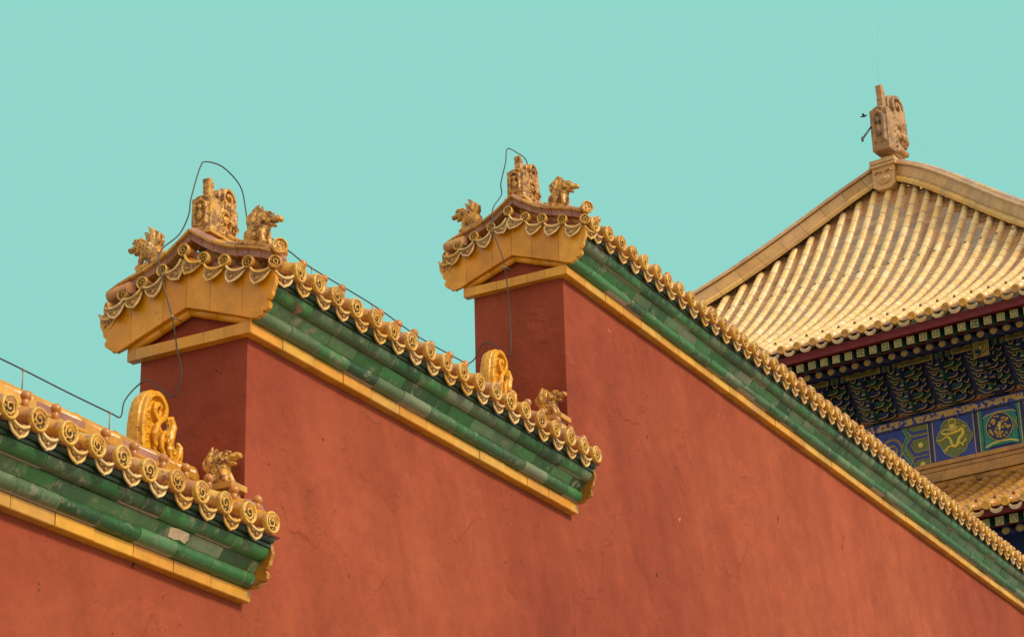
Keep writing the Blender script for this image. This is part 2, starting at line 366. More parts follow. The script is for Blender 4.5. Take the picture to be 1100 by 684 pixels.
# green cornice profile: (distance out from the wall, height above band top)
PR_LOW=[(.040,.001),(.066,.002),(.085,.012),(.096,.030),(.097,.046),(.090,.060)]
PR_MID=[(.088,.0635),(.104,.084),(.122,.110)]
PR_UP =[(.118,.1135),(.136,.116),(.152,.128),(.163,.146),(.168,.166)]
def wall_section(X0, X1, zb, label, gable, endplate, x_tile0, PITCH=PITCH):
    T=thing('courtyard_wall',((X0+X1)/2,YC,0),label,'wall','stepped red courtyard walls'); T['kind']='thing'; cx=(X0+X1)/2
    off=Vector((cx,YC,0)); T['_o']=tuple(off)
    zt=zb+BT
    # plastered body: pentagon profile, front and end as fine grids for uneven plaster
    k=MB(); ztop=zt+.005
    def grid(o,ux,uy,nx,ny,amp,nrm):
        base=k.add([Vector(o)+Vector(ux)*(i/nx)+Vector(uy)*(j/ny) for j in range(ny+1) for i in range(nx+1)])
        for j in range(ny+1):
            for i in range(nx+1):
                p=k.v[base+j*(nx+1)+i]
                if 0<i<nx or True: p+=Vector(nrm)*amp*(noise.noise(p*1.7)+.5*noise.noise(p*5.1))
        for j in range(ny):
            for i in range(nx): a=base+j*(nx+1)+i; k.face((a,a+1,a+nx+2,a+nx+1),0,.5,True)
    grid((X0,YF,0),(X1-X0,0,0),(0,0,ztop+.18),int((X1-X0)*7),30,.004,(0,1,0))
    ge=X0-.0005
    grid((ge,YB,0),(0,YF-YB,0),(0,0,zt+.0),6,30,.003,(1,0,0))
    k.quad((X1-.02,YF+.01,0),(X1-.02,YB,0),(X1-.02,YB,ztop),(X1-.02,YF+.01,ztop)); k.quad((X1,YB,0),(X0,YB,0),(X0,YB,ztop),(X1,YB,ztop))
    if gable:
        k.prism([(X0,YF,zt),(X0,YC,zt+.36),(X0,YB,zt)],(.3,0,0))
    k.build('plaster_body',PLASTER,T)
    # yellow string course
    k=MB(); x=X0-(.05 if gable else 0); step=.272
    while x<X1-.01:
        x2=min(X1,x+step*(.94+.12*rnd.random())); 
        if X1-x2<.06: x2=X1
        j=rnd.uniform(-.002,.002)
        bev=.004
        prof=[(x+.001,YF-.05-j,zb+bev),(x+.001,YF-.05-j+bev,zb),(x+.001,YF+.02,zb),(x+.001,YF+.02,zt),(x+.001,YF-.05-j+bev,zt),(x+.001,YF-.05-j,zt-bev)]
        k.prism(prof,(x2-x-.005,0,0),0,rnd.random()); x=x2
    k.box(X0-(.045 if gable else 0),X1,YF-.044,YF+.03,zb+.004,zt-.003,1)
    k.build('yellow_band',[YBRICK,MORTAR],T)
    if gable:
        k=MB(); y=YF-.05+.0
        ys=[YF-.046]
        while ys[-1]<YB+.04: ys.append(min(YB+.05,ys[-1]+.13*(.8+.5*rnd.random())))
        for a,b_ in zip(ys,ys[1:]):
            k.box(X0-.05-rnd.uniform(-.0015,.0015),X0+.0,a+.001,b_-.001,zb+.0015,zt-.0015,0,rnd.random())
        k.box(X0-.046,X0,YF-.04,YB+.045,zb+.004,zt-.004,1)
        k.build('end_band',[YBRICK,MORTAR],T)
    # green glazed cornice, three staggered courses over mortar
    k=MB(); xe=X1-(.03 if endplate else 0); xs=X0-(.035 if gable else 0)
    for prof,step,ph in ((PR_LOW,.262,0),(PR_MID,.235,.1),(PR_UP,.262,.17)):
        x=xs-ph
        while x<xe-.01:
            x2=x+step*(.95+.1*rnd.random()); a=max(x,xs); b_=min(x2,xe); j=rnd.uniform(-.0025,.0025); jz=rnd.uniform(-.0012,.0012)
            if b_-a>.01:
                tt=rnd.random()
                P=[(a+.0025,YF-o-j,zt+z+jz) for o,z in prof]
                k.strip(P,(b_-a-.005,0,0),0,tt)
                for xx in (a+.0025,b_-.0025):                    # closed tile ends
                    e=[(xx,YF-o-j,zt+z+jz) for o,z in prof]+[(xx,YF-prof[-1][0]+.03,zt+prof[-1][1]+jz),(xx,YF-prof[0][0]+.03,zt+prof[0][1]+jz)]
                    s_=k.add(e); k.face([s_+i for i in range(len(e))],0,tt)
            x=x2
        back=[(xs,YF-o+.0035,zt+z) for o,z in prof]
        k.strip(back,(xe-xs,0,0),1)
    k.build('green_cornice',[GREEN,MORTAR],T)
    k=MB()                                                        # dark boards under the tiles
    k.prism([(xs,YF-.155,zt+.167),(xs,YF-.176,zt+.170),(xs,YF-.176,zt+.186),(xs,YF-.155,zt+.188)],(xe-xs,0,0))
    k.prism([(xs,YF-.150,zt+.189),(xs,YF-.186,zt+.189),(xs,YF-.196,zt+.200),(xs,YF-.196,zt+.2085),(xs,YF-.15,zt+.2085)],(xe-xs,0,0))
    k.build('eave_board',DKGREEN,T)
    # tile bed
    k=MB(); os_=[i*.05 for i in range(11)]+[.525]
    top=[(YC-o,zc(o)-.045) for o in os_[::-1]]+[(YC+o,zc(o)-.045) for o in os_[1:]]
    x0b=X0-(.040 if gable else 0)
    k.prism([(x0b,y,zt+z) for y,z in top]+[(x0b,YC+.48,zt+.21),(x0b,YC-.48,zt+.21)],(X1-x0b-.002,0,0))
    k.build('tile_bed',TERRA,T)
    # front eave tiles
    n=int((X1-.06-x_tile0)/PITCH)+1; xs_=[x_tile0+PITCH*i for i in range(n)]
    for i,x in enumerate(xs_):
        jx,jz=rnd.uniform(-.004,.004),rnd.uniform(-.004,.004); rr=(rnd.uniform(-.03,.03),rnd.uniform(-.1,.1),rnd.uniform(-.05,.05))
        c=link('cover_tile',BARREL_ME,T,Vector((x+jx,Y_D+rnd.uniform(-.006,.006),zt+zc(OD)+jz))-off,rr)
        link('end_disc',DISC_ME[i%5],c,(0,0,0),(0,rnd.uniform(-3,3),0))
        if rnd.random()<.93: link('nail_cap',NAIL_ME,c,(0,0,0))
        if x+PITCH/2<X1-.02:
            link('drip_tile',DRIP_ME[i%3],T,Vector((x+PITCH/2,Y_D+.022+rnd.uniform(-.004,.004),zt+zc(OD)-.022+rnd.uniform(-.003,.003)))-off,(rnd.uniform(-.04,.04),rnd.uniform(-.05,.05),0))
    # main ridge: terracotta sides, yellow moulding, rounded cap
    k=MB(); x=X0+(.1 if gable else 0); xr=X1-.002
    while x<xr-.01:
        x2=min(xr,x+.30*(.9+.2*rnd.random()));  x2=xr if xr-x2<.1 else x2
        tt=rnd.random(); w=.062+rnd.uniform(-.002,.002)
        k.box(x+.001,x2-.001,YC-w,YC+w,zt+.42,zt+.535,1,tt)
        k.prism([(x+.001,YC-w-.02,zt+.537),(x+.001,YC-w-.028,zt+.548),(x+.001,YC-w-.02,zt+.562),(x+.001,YC+w+.02,zt+.562),(x+.001,YC+w+.02,zt+.537)],(x2-x-.002,0,0),0,rnd.random())
        k.box(x+.001,x2-.001,YC-w+.002,YC+w-.002,zt+.5635,zt+.607,1 if rnd.random()<.6 else 0,rnd.random())
        k.tube([(x+.001,YC,zt+.605),(x2-.012,YC,zt+.605),(x2-.002,YC,zt+.607)],[.052,.05,.056],14,0,rnd.random()); x=x2
    k.build('main_ridge',[YGLAZE,TERRA],T)

    def arm_pts(sgn):                                             # outline of one arm of the gable board, o along the slope
        return [(0,.140),(.10,.106),(.20,.070),(.30,.034),(.37,.006),(.405,-.002),(.418,-.006),(.430,.004),(.441,.001),(.452,.012),(.450,.024),(.466,.022),(.484,.034),(.490,.054),(.480,.070),(.470,.076),(.486,.080),(.500,.096),(.503,.118),(.516,.146),(.520,.185),
                (.50,.225),(.375,.255),(.25,.290),(.12,.33),(.05,.38),(0,.405)]
    def hang_ridge(xc, sgn, o0, o1, part, lift=0):
        k=MB(); n=7; w=.045
        for i in range(n):
            oa,ob=lerp(o0,o1,i/n),lerp(o0,o1,(i+1)/n)
            ya,yb=YC+sgn*oa,YC+sgn*ob; za,zb_=zt+zc(oa)+.005,zt+zc(ob)+.005
            if lift: za+=lift*oa; zb_+=lift*ob
            def sec(y,z): return [(xc-w,y,z),(xc-w,y,z+.036),(xc-w-.018,y,z+.040),(xc-w-.020,y,z+.053),(xc-w-.004,y,z+.056),(xc-.030,y,z+.074),(xc,y,z+.082),(xc+.030,y,z+.074),(xc+w+.004,y,z+.056),(xc+w+.020,y,z+.050),(xc+w,y,z+.036),(xc+w,y,z)]
            A,B=sec(ya+sgn*.0015,za),sec(yb-sgn*.0015,zb_); q=len(A); s_=k.add(A+B); tt=rnd.random()
            for j in range(q):
                j2=(j+1)%q; mi=1 if (j in (0,10) or (4<=j<=7 and tt<.65)) else 0
                k.face((s_+j,s_+j2,s_+q+j2,s_+q+j),mi,tt)
            k.face([s_+j for j in range(q)],1,tt); k.face([s_+q+j for j in range(q)][::-1],1,tt)
        k.build(part,[YGLAZE,TERRA],T)
    if gable:
        k=MB(); xg=X0-.072
        for sgn in (-1,1):
            A=arm_pts(sgn); nlo=20
            cuts=[0,.14,.33,.60]
            low=A[:nlo]; upp=A[nlo:][::-1]
            for c0,c1 in zip(cuts,cuts[1:]):
                lo=[p for p in low if c0<p[0]<c1]; hi=[p for p in upp if c0<p[0]<c1]
                li=lambda o: interp(o,low[:5]); ui=lambda o: interp(o,upp)
                if c1<.5: poly=[(c0+.001,li(c0))]+lo+[(c1-.001,li(c1)),(c1-.001,ui(c1))]+hi[::-1]+[(c0+.001,ui(c0))]
                else: poly=[(c0+.001,li(c0))]+lo+hi[::-1]+[(c0+.001,ui(c0))]
                P=[(xg,YC+sgn*o,zt+z) for o,z in poly]
                if sgn>0: P=P[::-1]
                k.prism(P,(.026,0,0),0,rnd.random())
            # rounded moulding along the lower edge
            for c0,c1 in ((0,.17),(.172,.36)):
                k.tube([(X0-.030,YC+sgn*c0,zt+.130-.36*c0+.0),(X0-.030,YC+sgn*c1,zt+.130-.36*c1)],.022,10,0,rnd.random())
        k.build('gable_board',[YBOARD],T)
        for sgn,os2 in ((-1,(.111,.232,.373)),(1,(.010,.133,.255,.375))):
            for i,o in enumerate(os2):
                c=link('gable_cover_tile',GBAR_ME,T,Vector((X0-.088+rnd.uniform(-.004,.004),YC+sgn*o,zt+zg(o)))-off,(rnd.uniform(-.03,.03),0,-math.pi/2))
                link('end_disc',GDISC_ME[i%3],c,(0,0,0),(0,rnd.uniform(-3,3),0))
        for sgn,os2 in ((-1,(.05,.172,.302,.445)),(1,(.072,.194,.315,.42))):
            for i,o in enumerate(os2):
                sl_=(zg(o+.03)-zg(o-.03))/.06; roll=-math.atan(sl_)*sgn
                link('gable_drip_tile',GDRIP_ME[i%3],T,Vector((X0-.088,YC+sgn*o,zt+zg(o)-.030))-off,(R_(-16)+rnd.uniform(-.06,.06),-roll*.8+rnd.uniform(-.07,.07),-math.pi/2))
        # corner tiles at both feet of the gable
        for sgn,ang in ((-1,-50),(1,-125)):
            c=link('corner_tile',GBAR_ME,T,Vector((X0-.080,YC+sgn*(.52 if sgn<0 else .47),zt+(.255 if sgn<0 else .235)))-off,(0,0,R_(ang)))
            link('end_disc',GDISC_ME[1],c,(0,0,0))
            if sgn<0:
                c=link('ridge_end_tile',BIGBAR_ME,T,Vector((X0-.05,YC+sgn*.525,zt+.348))-off,(.0,0,R_(-38)))
                link('end_disc',BIGDISC_ME,c,(0,0,0))
            else:
                c=link('ridge_end_tile',BIGBAR_ME,T,Vector((X0-.035,YC+sgn*.49,zt+.318))-off,(.0,0,R_(180-15)))
        link('corner_drip_tile',DRIP_ME[0],T,Vector((X0-.005,Y_D+.02,zt+zc(OD)-.03))-off,(0,-.1,R_(-15)))
        link('corner_drip_tile',GDRIP_ME[1],T,Vector((X0-.075,YC+.475,zt+.205))-off,(0,.25,R_(-100)))
        for sgn in (-1,1): hang_ridge(X0-.008,sgn,.0,.49,'hanging_ridge')
    if endplate:
        A=arm_pts(-1); k=MB()
        prof=[(.31,.002)]+[(p[0]-.020,p[1]) for p in A if p[0]>.36][:16]+[(.48,.205),(.31,.205)]
        k.prism([(X1-.028,YC-o-.0,zt+z) for o,z in prof],(.026,0,0),0,.3)
        k.build('end_board',SHADEBOARD,T)
        hang_ridge(X1-.10,-1,.06,.47,'hanging_ridge')
    return T
def chip(parent,pts):
    k=MB(); n=len(pts); pts=[Vector(p) for p in pts]; k.prism(pts[::-1],(0,.012,.004),0,.5); k.build('broken_tile_patch',CHIP,parent)
CHIP=plain('bare_clay_patch',(.62,.46,.30),.9,30,.25,.5)
S1X,S2X,S3X,SEND=8.442,11.77,11.77,22.6
ZB1,ZB2,ZB3=2.879+EYE,4.190+EYE,5.728+EYE
W1=wall_section(5.2,S1X,ZB1,'lowest and nearest red wall section with green cornice, entering at the left edge',False,True,8.336-.1794*17,.1794)
chip(W1,[(x,6-(.0895+(z-3.005)*.744)-.003,z+EYE) for x,z in [(7.735,3.041),(7.79,3.047),(7.868,3.045),(7.884,3.026),(7.872,3.006),(7.83,3.012),(7.80,3.005),(7.752,3.008)]])
wall_section(S1X,S2X,ZB2,'middle red wall section standing between the lower left wall and the taller right wall',True,True,8.526,.1754)
wall_section(S3X,SEND,ZB3,'tallest red wall section whose long cornice slopes down to the lower right corner',True,True,11.786)

# ================================================================== roof ornaments
def sculpt(name, k, voxel, amp, freq, matl, smooth=2):
    me=k.mesh('tmp',[matl]); o=bpy.data.objects.new('tmp',me); C.objects.link(o)
    md=o.modifiers.new('r','REMESH'); md.mode='VOXEL'; md.voxel_size=voxel
    if smooth:
        ms=o.modifiers.new('s','SMOOTH'); ms.iterations=smooth; ms.factor=.5
    dg=bpy.context.evaluated_depsgraph_get(); ev=o.evaluated_get(dg)
    r=bpy.data.meshes.new_from_object(ev); r.name=name
    bpy.data.objects.remove(o)
    ns=[v.normal.copy() for v in r.vertices]
    for v,nr in zip(r.vertices,ns):
        v.co+=nr*amp*(noise.noise(v.co*freq)+.6*noise.noise(v.co*freq*2.3))
    r.materials.clear(); r.materials.append(matl)
    for p in r.polygons: p.use_smooth=True
    r.attributes.new('tint','FLOAT','FACE')
    return r
def spiral(cx_,cz,r0_,r1,a0,turns,y,n=22):
    return [(cx_+math.cos(a0+turns*6.283*i/(n-1))*lerp(r0_,r1,i/(n-1)),y,cz+math.sin(a0+turns*6.283*i/(n-1))*lerp(r0_,r1,i/(n-1))) for i in range(n)]
def ribbon(k,path,hw_,th):
    path=[Vector(p) for p in path]
    for a_,b_ in zip(path,path[1:]):
        t_=(b_-a_)/2; n_=Vector((-t_.z,0,t_.x)).normalized()*th
        k.obox((a_+b_)/2,(t_*1.15,(0,hw_,0),n_))
def owl(W_,Lx,H_,dirn=1):
    """ridge dragon swallowing the ridge: slab back (x=0), curled tail, spike, open jaws at +x; unit sizes W wide, L long, H tall"""
    k=MB(); w=W_/2
    def P(x,y,z): return (x*Lx,y*w,z*H_)
    def el(x,y,z,a,b_,c,rot=None): k.ell(P(x,y,z),(a*Lx,b_*w,c*H_),rot)
    k.box(0,.34*Lx,-w,w,0,.60*H_)                                   # slab
    el(.15,0,.60,.20,.98,.05)
    k.box(.06*Lx,.20*Lx,-w*1.08,w*1.08,.02*H_,.09*H_)
    k.box(.30*Lx,.86*Lx,-w*.72,w*.72,0,.56*H_)                      # body core
    for z in (.12,.3,.46): k.box(-.025*Lx,.03*Lx,-w*.8,w*.8,(z-.02)*H_,(z+.02)*H_)
    k.tube([P(-.02,-.55,.12),P(-.03,-.55,.48),P(-.03,.0,.55),P(-.03,.55,.48),P(-.02,.55,.12)],.03*H_,6)
    el(-.03,0,.28,.06,.30,.09); el(-.05,0,.42,.05,.2,.05)
    # spike (fan of the sword handle)
    k.prism([P(.12,-.34,.55),P(.34,-.34,.55),P(.30,-.34,.80),P(.33,-.34,.90),P(.20,-.34,1.0),P(.12,-.34,.97),P(.14,-.34,.80)],(0,w*.68,0))
    # rolled tail at the top: a thick scroll with a raised spiral on each side
    cxx,czz,rr_=.66*Lx,.74*H_,.20*H_
    n=20; ring=[(cxx+math.cos(6.283*i/n)*rr_*.92,-w*.80,czz+math.sin(6.283*i/n)*rr_) for i in range(n)]
    ring=[(x,y*.55,z) for x,y,z in ring]; k.prism(ring,(0,w*.88,0))
    ribbon(k,[(x,0,z) for x,_,z in spiral(cxx,czz,rr_*.95,rr_*.16,-1.2,1.75,0,34)],w*.92,.026*H_)
    k.box(.30*Lx,.62*Lx,-w*.7,w*.7,.5*H_,.62*H_)
    for yy in (-.5,.5): k.tube([P(.84,yy,.72),P(.93,yy,.55),P(.94,yy,.35),P(.90,yy,.2)],[.06*H_,.075*H_,.07*H_,.06*H_],8)
    for s_ in (-1,1):
        y=s_*.86
        el(.55,y,.32,.10,.25,.075); el(.57,s_*1.05,.335,.045,.12,.035)   # eye
        k.tube([P(.42,y,.44),P(.55,y*1.1,.46),P(.68,y,.42),P(.74,y,.34)],.04*H_,7)      # brow
        k.tube([P(.66,y,.30),P(.80,y,.32),P(.94,y,.26),P(1.0,y*.8,.30)],[.055*H_,.06*H_,.05*H_,.03*H_],7)  # upper jaw
        k.tube([P(.55,y,.10),P(.72,y,.08),P(.90,y,.10),P(.98,y*.8,.16)],[.05*H_,.05*H_,.04*H_,.025*H_],7) # lower jaw
        for q in (.72,.82,.91): el(q,y,.22,.025,.15,.05)
        for q in range(5):                                                # mane curls
            sx,sz=.36+.05*(q%2),.14+.09*q
            k.tube([(a*1,y*w*1.05,c) for a,_,c in spiral(sx*Lx,sz*H_,.055*H_,.015*H_,q*1.3,1.1,0,12)],.02*H_,6)
        for q in range(4):
            k.tube([P(.46+.1*q,y*.9,.48),P(.44+.1*q,y,.58),P(.50+.1*q,y*.9,.66)],[.035*H_,.03*H_,.012*H_],6)
        k.tube([P(.30,y,.04),P(.45,y*1.1,.05),P(.52,y*1.1,.14)],.035*H_,6)
    return k
def curl_dragon(W_,Lx,H_):
    """end ornament: one great rolled tail rising at x=0, scrollwork stepping down to +x"""
    k=MB(); w=W_/2
    def P(x,y,z): return (x*Lx,y*w,z*H_)
    outl=[(.02,-.2),(.0,.10),(-.02,.38),(.0,.64),(.07,.85),(.18,.96),(.30,.98),(.40,.91),(.46,.79),(.46,.66),(.40,.55),(.46,.46),(.56,.34),(.68,.22),(.84,.10),(1.0,.0),(1.0,-.2)]
    op=refine2(outl,3); n=len(op)
    k.prism([P(x,-.45,z) for x,z in op],(0,w*.9,0))
    tail=refine2([(.04,-.22),(.04,.1),(.02,.38),(.05,.62),(.10,.79),(.19,.90),(.30,.92),(.39,.86),(.43,.76),(.41,.66),(.34,.59),(.265,.61),(.225,.68),(.24,.76),(.30,.785),(.335,.74)],3)
    ribbon(k,[P(x,0,z) for x,z in tail],w*.98,.034*H_)
    for yy in (-.86,.86):
        k.tube([P(.36,yy,.60),P(.27,yy,.50),P(.23,yy,.36),P(.26,yy,.20)],[.03*H_,.045*H_,.045*H_,.03*H_],7)
        k.tube([P(.42,yy,.46),P(.36,yy,.36),P(.36,yy,.22),P(.44,yy,.10)],[.03*H_,.04*H_,.04*H_,.03*H_],7)
        k.ell(P(.52,yy,.24),(.06*Lx,w*.30,.075*H_)); k.ell(P(.52,yy*1.25,.245),(.026*Lx,w*.15,.035*H_))
        for q in range(5):
            sx,sz=.50+.085*q,.33-.085*q
            k.tube([(a_,yy*w*1.04,c) for a_,_,c in spiral(sx*Lx,sz*H_,.058*H_,.014*H_,q*1.7,1.2,0,12)],.020*H_,6)
            k.tube([P(sx-.02,yy,sz-.09),P(sx+.03,yy*1.1,sz-.18),P(sx+.01,yy,sz-.28)],[.03*H_,.028*H_,.012*H_],6)
        for q in range(6): k.tube([P(.03+.0*q,yy,.10+.10*q),P(.09,yy*1.05,.14+.10*q),P(.14,yy,.12+.10*q)],[.016*H_,.02*H_,.010*H_],5)
    # upright scroll behind the brow
    k.tube([P(.58,0,.22),P(.62,0,.46),P(.67,0,.63),P(.63,0,.73),P(.57,0,.70),P(.585,0,.63)],[.075*H_,.08*H_,.07*H_,.055*H_,.04*H_,.025*H_],8)
    k.tube([P(.76,0,.08),P(.80,0,.26),P(.82,0,.40),P(.77,0,.45)],[.065*H_,.06*H_,.05*H_,.025*H_],8)
    k.ell(P(.06,0,.02),(.12*Lx,w*1.15,.07*H_)); k.box(.0,.98*Lx,-w*.9,w*.9,-.28*H_,-.02*H_)
    return k
def refine2(pts,n=3):
    P=[Vector((p[0],p[1],0)) for p in pts]; Q=[P[0]*2-P[1]]+P+[P[-1]*2-P[-2]]; o=[]
    for i in range(1,len(Q)-2):
        for j in range(n):
            t_=j/n; a,b_,c,d=Q[i-1:i+3]; v=.5*((2*b_)+(c-a)*t_+(2*a-5*b_+4*c-d)*t_*t_+(3*b_-a-3*c+d)*t_**3); o.append((v.x,v.y))
    o.append(tuple(pts[-1])); return o
def beast(Lx,H_,W_):
    """crouching ridge beast looking to +x with a flame of mane sweeping up behind the head"""
    k=MB(); w=W_/2
    def P(x,y,z): return (x*Lx,y*w,z*H_)
    k.ell(P(.30,0,.20),(.28*Lx,w*.95,.21*H_)); k.ell(P(.50,0,.36),(.19*Lx,w*.88,.26*H_),(0,.35,0))
    k.ell(P(.60,0,.62),(.17*Lx,w*.84,.15*H_),(0,.2,0))                  # skull
    k.ell(P(.78,0,.66),(.17*Lx,w*.60,.085*H_),(0,-.1,0)); k.ell(P(.95,0,.68),(.07*Lx,w*.5,.07*H_))   # muzzle, nose
    k.tube([P(.93,0,.74),P(.86,0,.76),P(.74,0,.74)],.035*H_,7)
    k.ell(P(.76,0,.52),(.13*Lx,w*.50,.045*H_),(0,.15,0))                # lower jaw
    for s_ in (-1,1):
        k.ell(P(.68,s_*.62,.72),(.05*Lx,w*.24,.05*H_)); k.tube([P(.56,s_*.5,.76),P(.68,s_*.66,.80),P(.80,s_*.5,.76)],.034*H_,6)
        k.ell(P(.50,s_*.72,.70),(.07*Lx,w*.25,.06*H_),(0,-.5,0))
        k.tube([P(.58,s_*.55,.34),P(.66,s_*.72,.16),P(.74,s_*.72,.02)],[.085*H_,.075*H_,.065*H_],7)
        k.ell(P(.80,s_*.72,.03),(.09*Lx,w*.28,.05*H_)); k.ell(P(.28,s_*.75,.16),(.19*Lx,w*.38,.15*H_))
        for q in range(4):                                               # mane curls along the neck
            x,z=.54-.07*q,.56-.10*q
            k.tube([(a,s_*w*.95,c) for a,_,c in spiral(x*Lx,z*H_,.075*H_,.02*H_,q*1.5,1.1,0,10)],.030*H_,6)
            k.tube([(a,s_*w*.9,c) for a,_,c in spiral((x-.13)*Lx,(z-.02)*H_,.065*H_,.02*H_,q*1.1,1.1,0,10)],.028*H_,6)
    for yy in (-.35,.35):                                                # swept flame
        k.tube([P(.36,yy,.40),P(.22,yy,.58),P(.17,yy,.76),P(.22,yy,.92),P(.26,yy,1.0)],[.11*H_,.11*H_,.09*H_,.05*H_,.015*H_],8)
        k.tube([P(.40,yy,.56),P(.34,yy,.70),P(.36,yy,.84),P(.42,yy,.90)],[.085*H_,.075*H_,.05*H_,.015*H_],8)
        k.tube([P(.26,yy,.36),P(.08,yy,.50),P(.02,yy,.64),P(.05,yy,.76)],[.10*H_,.075*H_,.05*H_,.015*H_],8)
    k.box(.0,.86*Lx,-w*.95,w*.95,-.08*H_,.03*H_)
    return k
ORN_GROUP='glazed beasts and dragons on the wall roofs'
def place(name, me, loc, rz, label, cat, group=ORN_GROUP, base=None, tilt=0):
    T=thing(name,loc,label,cat,group,rz); T.rotation_euler=(0,tilt,rz)
    link('body',me,T)
    if base:
        k=MB(); lx0,lx1,w,h=base
        k.box(lx0-.012,lx1+.012,-w-.012,w+.012,-h,-h*.66,0,.2); k.box(lx0+.008,lx1-.008,-w+.004,w-.004,-h*.655,-h*.3,1,.6); k.box(lx0-.016,lx1+.016,-w-.016,w+.016,-h*.295,-.001,0,.8)
        k.mesh('plinth',[TERRA,TERRA]); o=link('plinth',k.mesh('plinth',[YGLAZE,TERRA]),T)
    return T
OWL_ME=sculpt('dragon_body',owl(.115,.25,.315),.0030,.0022,46,ORN,1)
CURL_ME=sculpt('curled_dragon_body',curl_dragon(.095,.42,.36),.0032,.0016,40,ORN2,1)
BEAST_ME=[sculpt('beast_body',beast(.20,.20,.082),.0024,.0018,50,ORN,1)]
z2,z3,z1=ZB2+BT,ZB3+BT,ZB1+BT
place('ridge_dragon',OWL_ME,(S2X-3.31,YC-.005,z2+.575),0,'squat glazed dragon with spike and curl crowning the gable of the middle wall','roof ornament',base=(0,.25,.055,.06))
place('ridge_dragon',OWL_ME,(S3X-.015,YC-.005,z3+.56),0,'squat glazed dragon with spike and curl crowning the gable of the tallest wall','roof ornament',base=(0,.25,.055,.06))
place('ridge_dragon',CURL_ME,(8.012,YC,z1+.585),0,'bright orange dragon with large curled tail at the right end of the lowest roof','roof ornament')
place('ridge_dragon',CURL_ME,(S2X-.43,YC,z2+.60),0,'orange dragon with curled tail where the middle roof meets the tallest wall','roof ornament')
P2=math.pi/2
B_=BEAST_ME[0]; tl=R_(17)
place('roof_beast',B_,(8.425,6.030,z2+.432),-P2,'crouching beast beside the large end disc, right slope of the middle gable','roof ornament',tilt=tl)
place('roof_beast',B_,(8.425,6.485,z2+.475),P2,'crouching beast with raised mane on the left slope of the middle gable','roof ornament',tilt=tl)
place('roof_beast',B_,(11.765,6.095,z3+.455),-P2,'crouching beast on the right slope of the tallest gable','roof ornament',tilt=tl)
place('roof_beast',B_,(11.765,6.545,z3+.455),P2,'crouching beast on the left slope of the tallest gable','roof ornament',tilt=tl)
place('roof_beast',B_,(8.345,6.155,z1+.485),-P2,'beast on stepped plinth at the right end of the lowest roof','roof ornament',base=(-.005,.18,.047,.10))
place('roof_beast',B_,(11.67,6.155,z2+.535),-P2,'beast on plinth at the right end of the middle roof','roof ornament',base=(-.005,.18,.047,.10))

# ================================================================== lightning cables
def smooth_path(pts, n=6):
    pts=[Vector(p) for p in pts]; P=[pts[0]*2-pts[1]]+pts+[pts[-1]*2-pts[-2]]; o=[]
    for i in range(1,len(P)-2):
        for j in range(n):
            t_=j/n; a,b_,c,d=P[i-1:i+3]
            o.append(.5*((2*b_)+(c-a)*t_+(2*a-5*b_+4*c-d)*t_*t_+(3*b_-a-3*c+d)*t_**3))
    o.append(pts[-1]); return o
def cable(pts, clips, label, loc):
    T=thing('lightning_cable',loc,label,'cable','lightning cables'); T['_o']=tuple(loc)
    k=MB(); k.tube(smooth_path(pts),.0037,6); k.build('cable',WIRE,T)
    for a,b_ in clips:
        q=MB(); q.tube([a,b_],.0032,6); q.ell(b_,(.008,.008,.008),None,8,6); q.build('clip',CLIP,T)
e=EYE
cable([(6.6,6.33,3.705+e),(7.093,6.33,3.702+e),(7.245,6.33,3.700+e),(7.55,6.33,3.692+e),(7.847,6.33,3.689+e),(7.95,6.35,3.705+e),(8.10,6.45,3.85+e),(8.36,6.585,4.035+e),(8.365,6.522,4.052+e),(8.37,6.436,3.982+e),(8.37,6.363,3.943+e),(8.37,6.329,4.055+e),(8.36,6.352,4.18+e),(8.31,6.352,4.33+e),(8.28,6.39,4.50+e),(8.27,6.41,4.66+e),(8.37,6.372,4.79+e),(8.40,6.34,4.90+e),(8.408,6.335,4.99+e),(8.468,6.33,5.186+e),(8.521,6.33,5.240+e),(8.664,6.33,5.268+e),(8.813,6.33,5.224+e),(8.850,6.32,5.107+e),(8.855,6.30,4.95+e)],
      [((7.245,6.33,3.61+e),(7.245,6.33,3.700+e)),((7.847,6.33,3.60+e),(7.847,6.33,3.689+e)),((8.39,6.352,4.33+e),(8.31,6.352,4.33+e))],
      'black cable along the lowest ridge, then looping up over the middle gable',(7.4,6.33,ZB1+.7))
cable([(8.87,6.33,4.90+e),(9.0,6.33,5.03+e),(9.242,6.33,5.032+e),(9.48,6.33,5.014+e),(10.085,6.33,5.02+e),(10.584,6.33,4.997+e),(11.116,6.33,5.013+e),(11.4,6.5,5.13+e),(11.69,6.64,5.262+e),(11.70,6.596,5.293+e),(11.70,6.541,5.375+e),(11.70,6.462,5.358+e),(11.70,6.365,5.263+e),(11.70,6.337,5.331+e),(11.69,6.346,5.70+e),(11.64,6.35,5.9+e),(11.60,6.385,6.06+e),(11.60,6.391,6.22+e),(11.70,6.38,6.36+e),(11.66,6.36,6.42+e),(11.673,6.33,6.562+e),(11.702,6.33,6.673+e),(11.827,6.33,6.70+e),(11.951,6.33,6.699+e),(11.99,6.33,6.60+e)],
      [((9.48,6.33,4.87+e),(9.48,6.33,5.014+e)),((10.085,6.33,4.87+e),(10.085,6.33,5.02+e)),((10.584,6.33,4.87+e),(10.584,6.33,4.997+e)),((11.116,6.33,4.87+e),(11.116,6.33,5.013+e)),((11.75,6.346,5.85+e),(11.655,6.348,5.84+e))],
      'dark cable along the middle ridge, then rising over the tallest gable',(10.2,6.33,ZB2+.7))

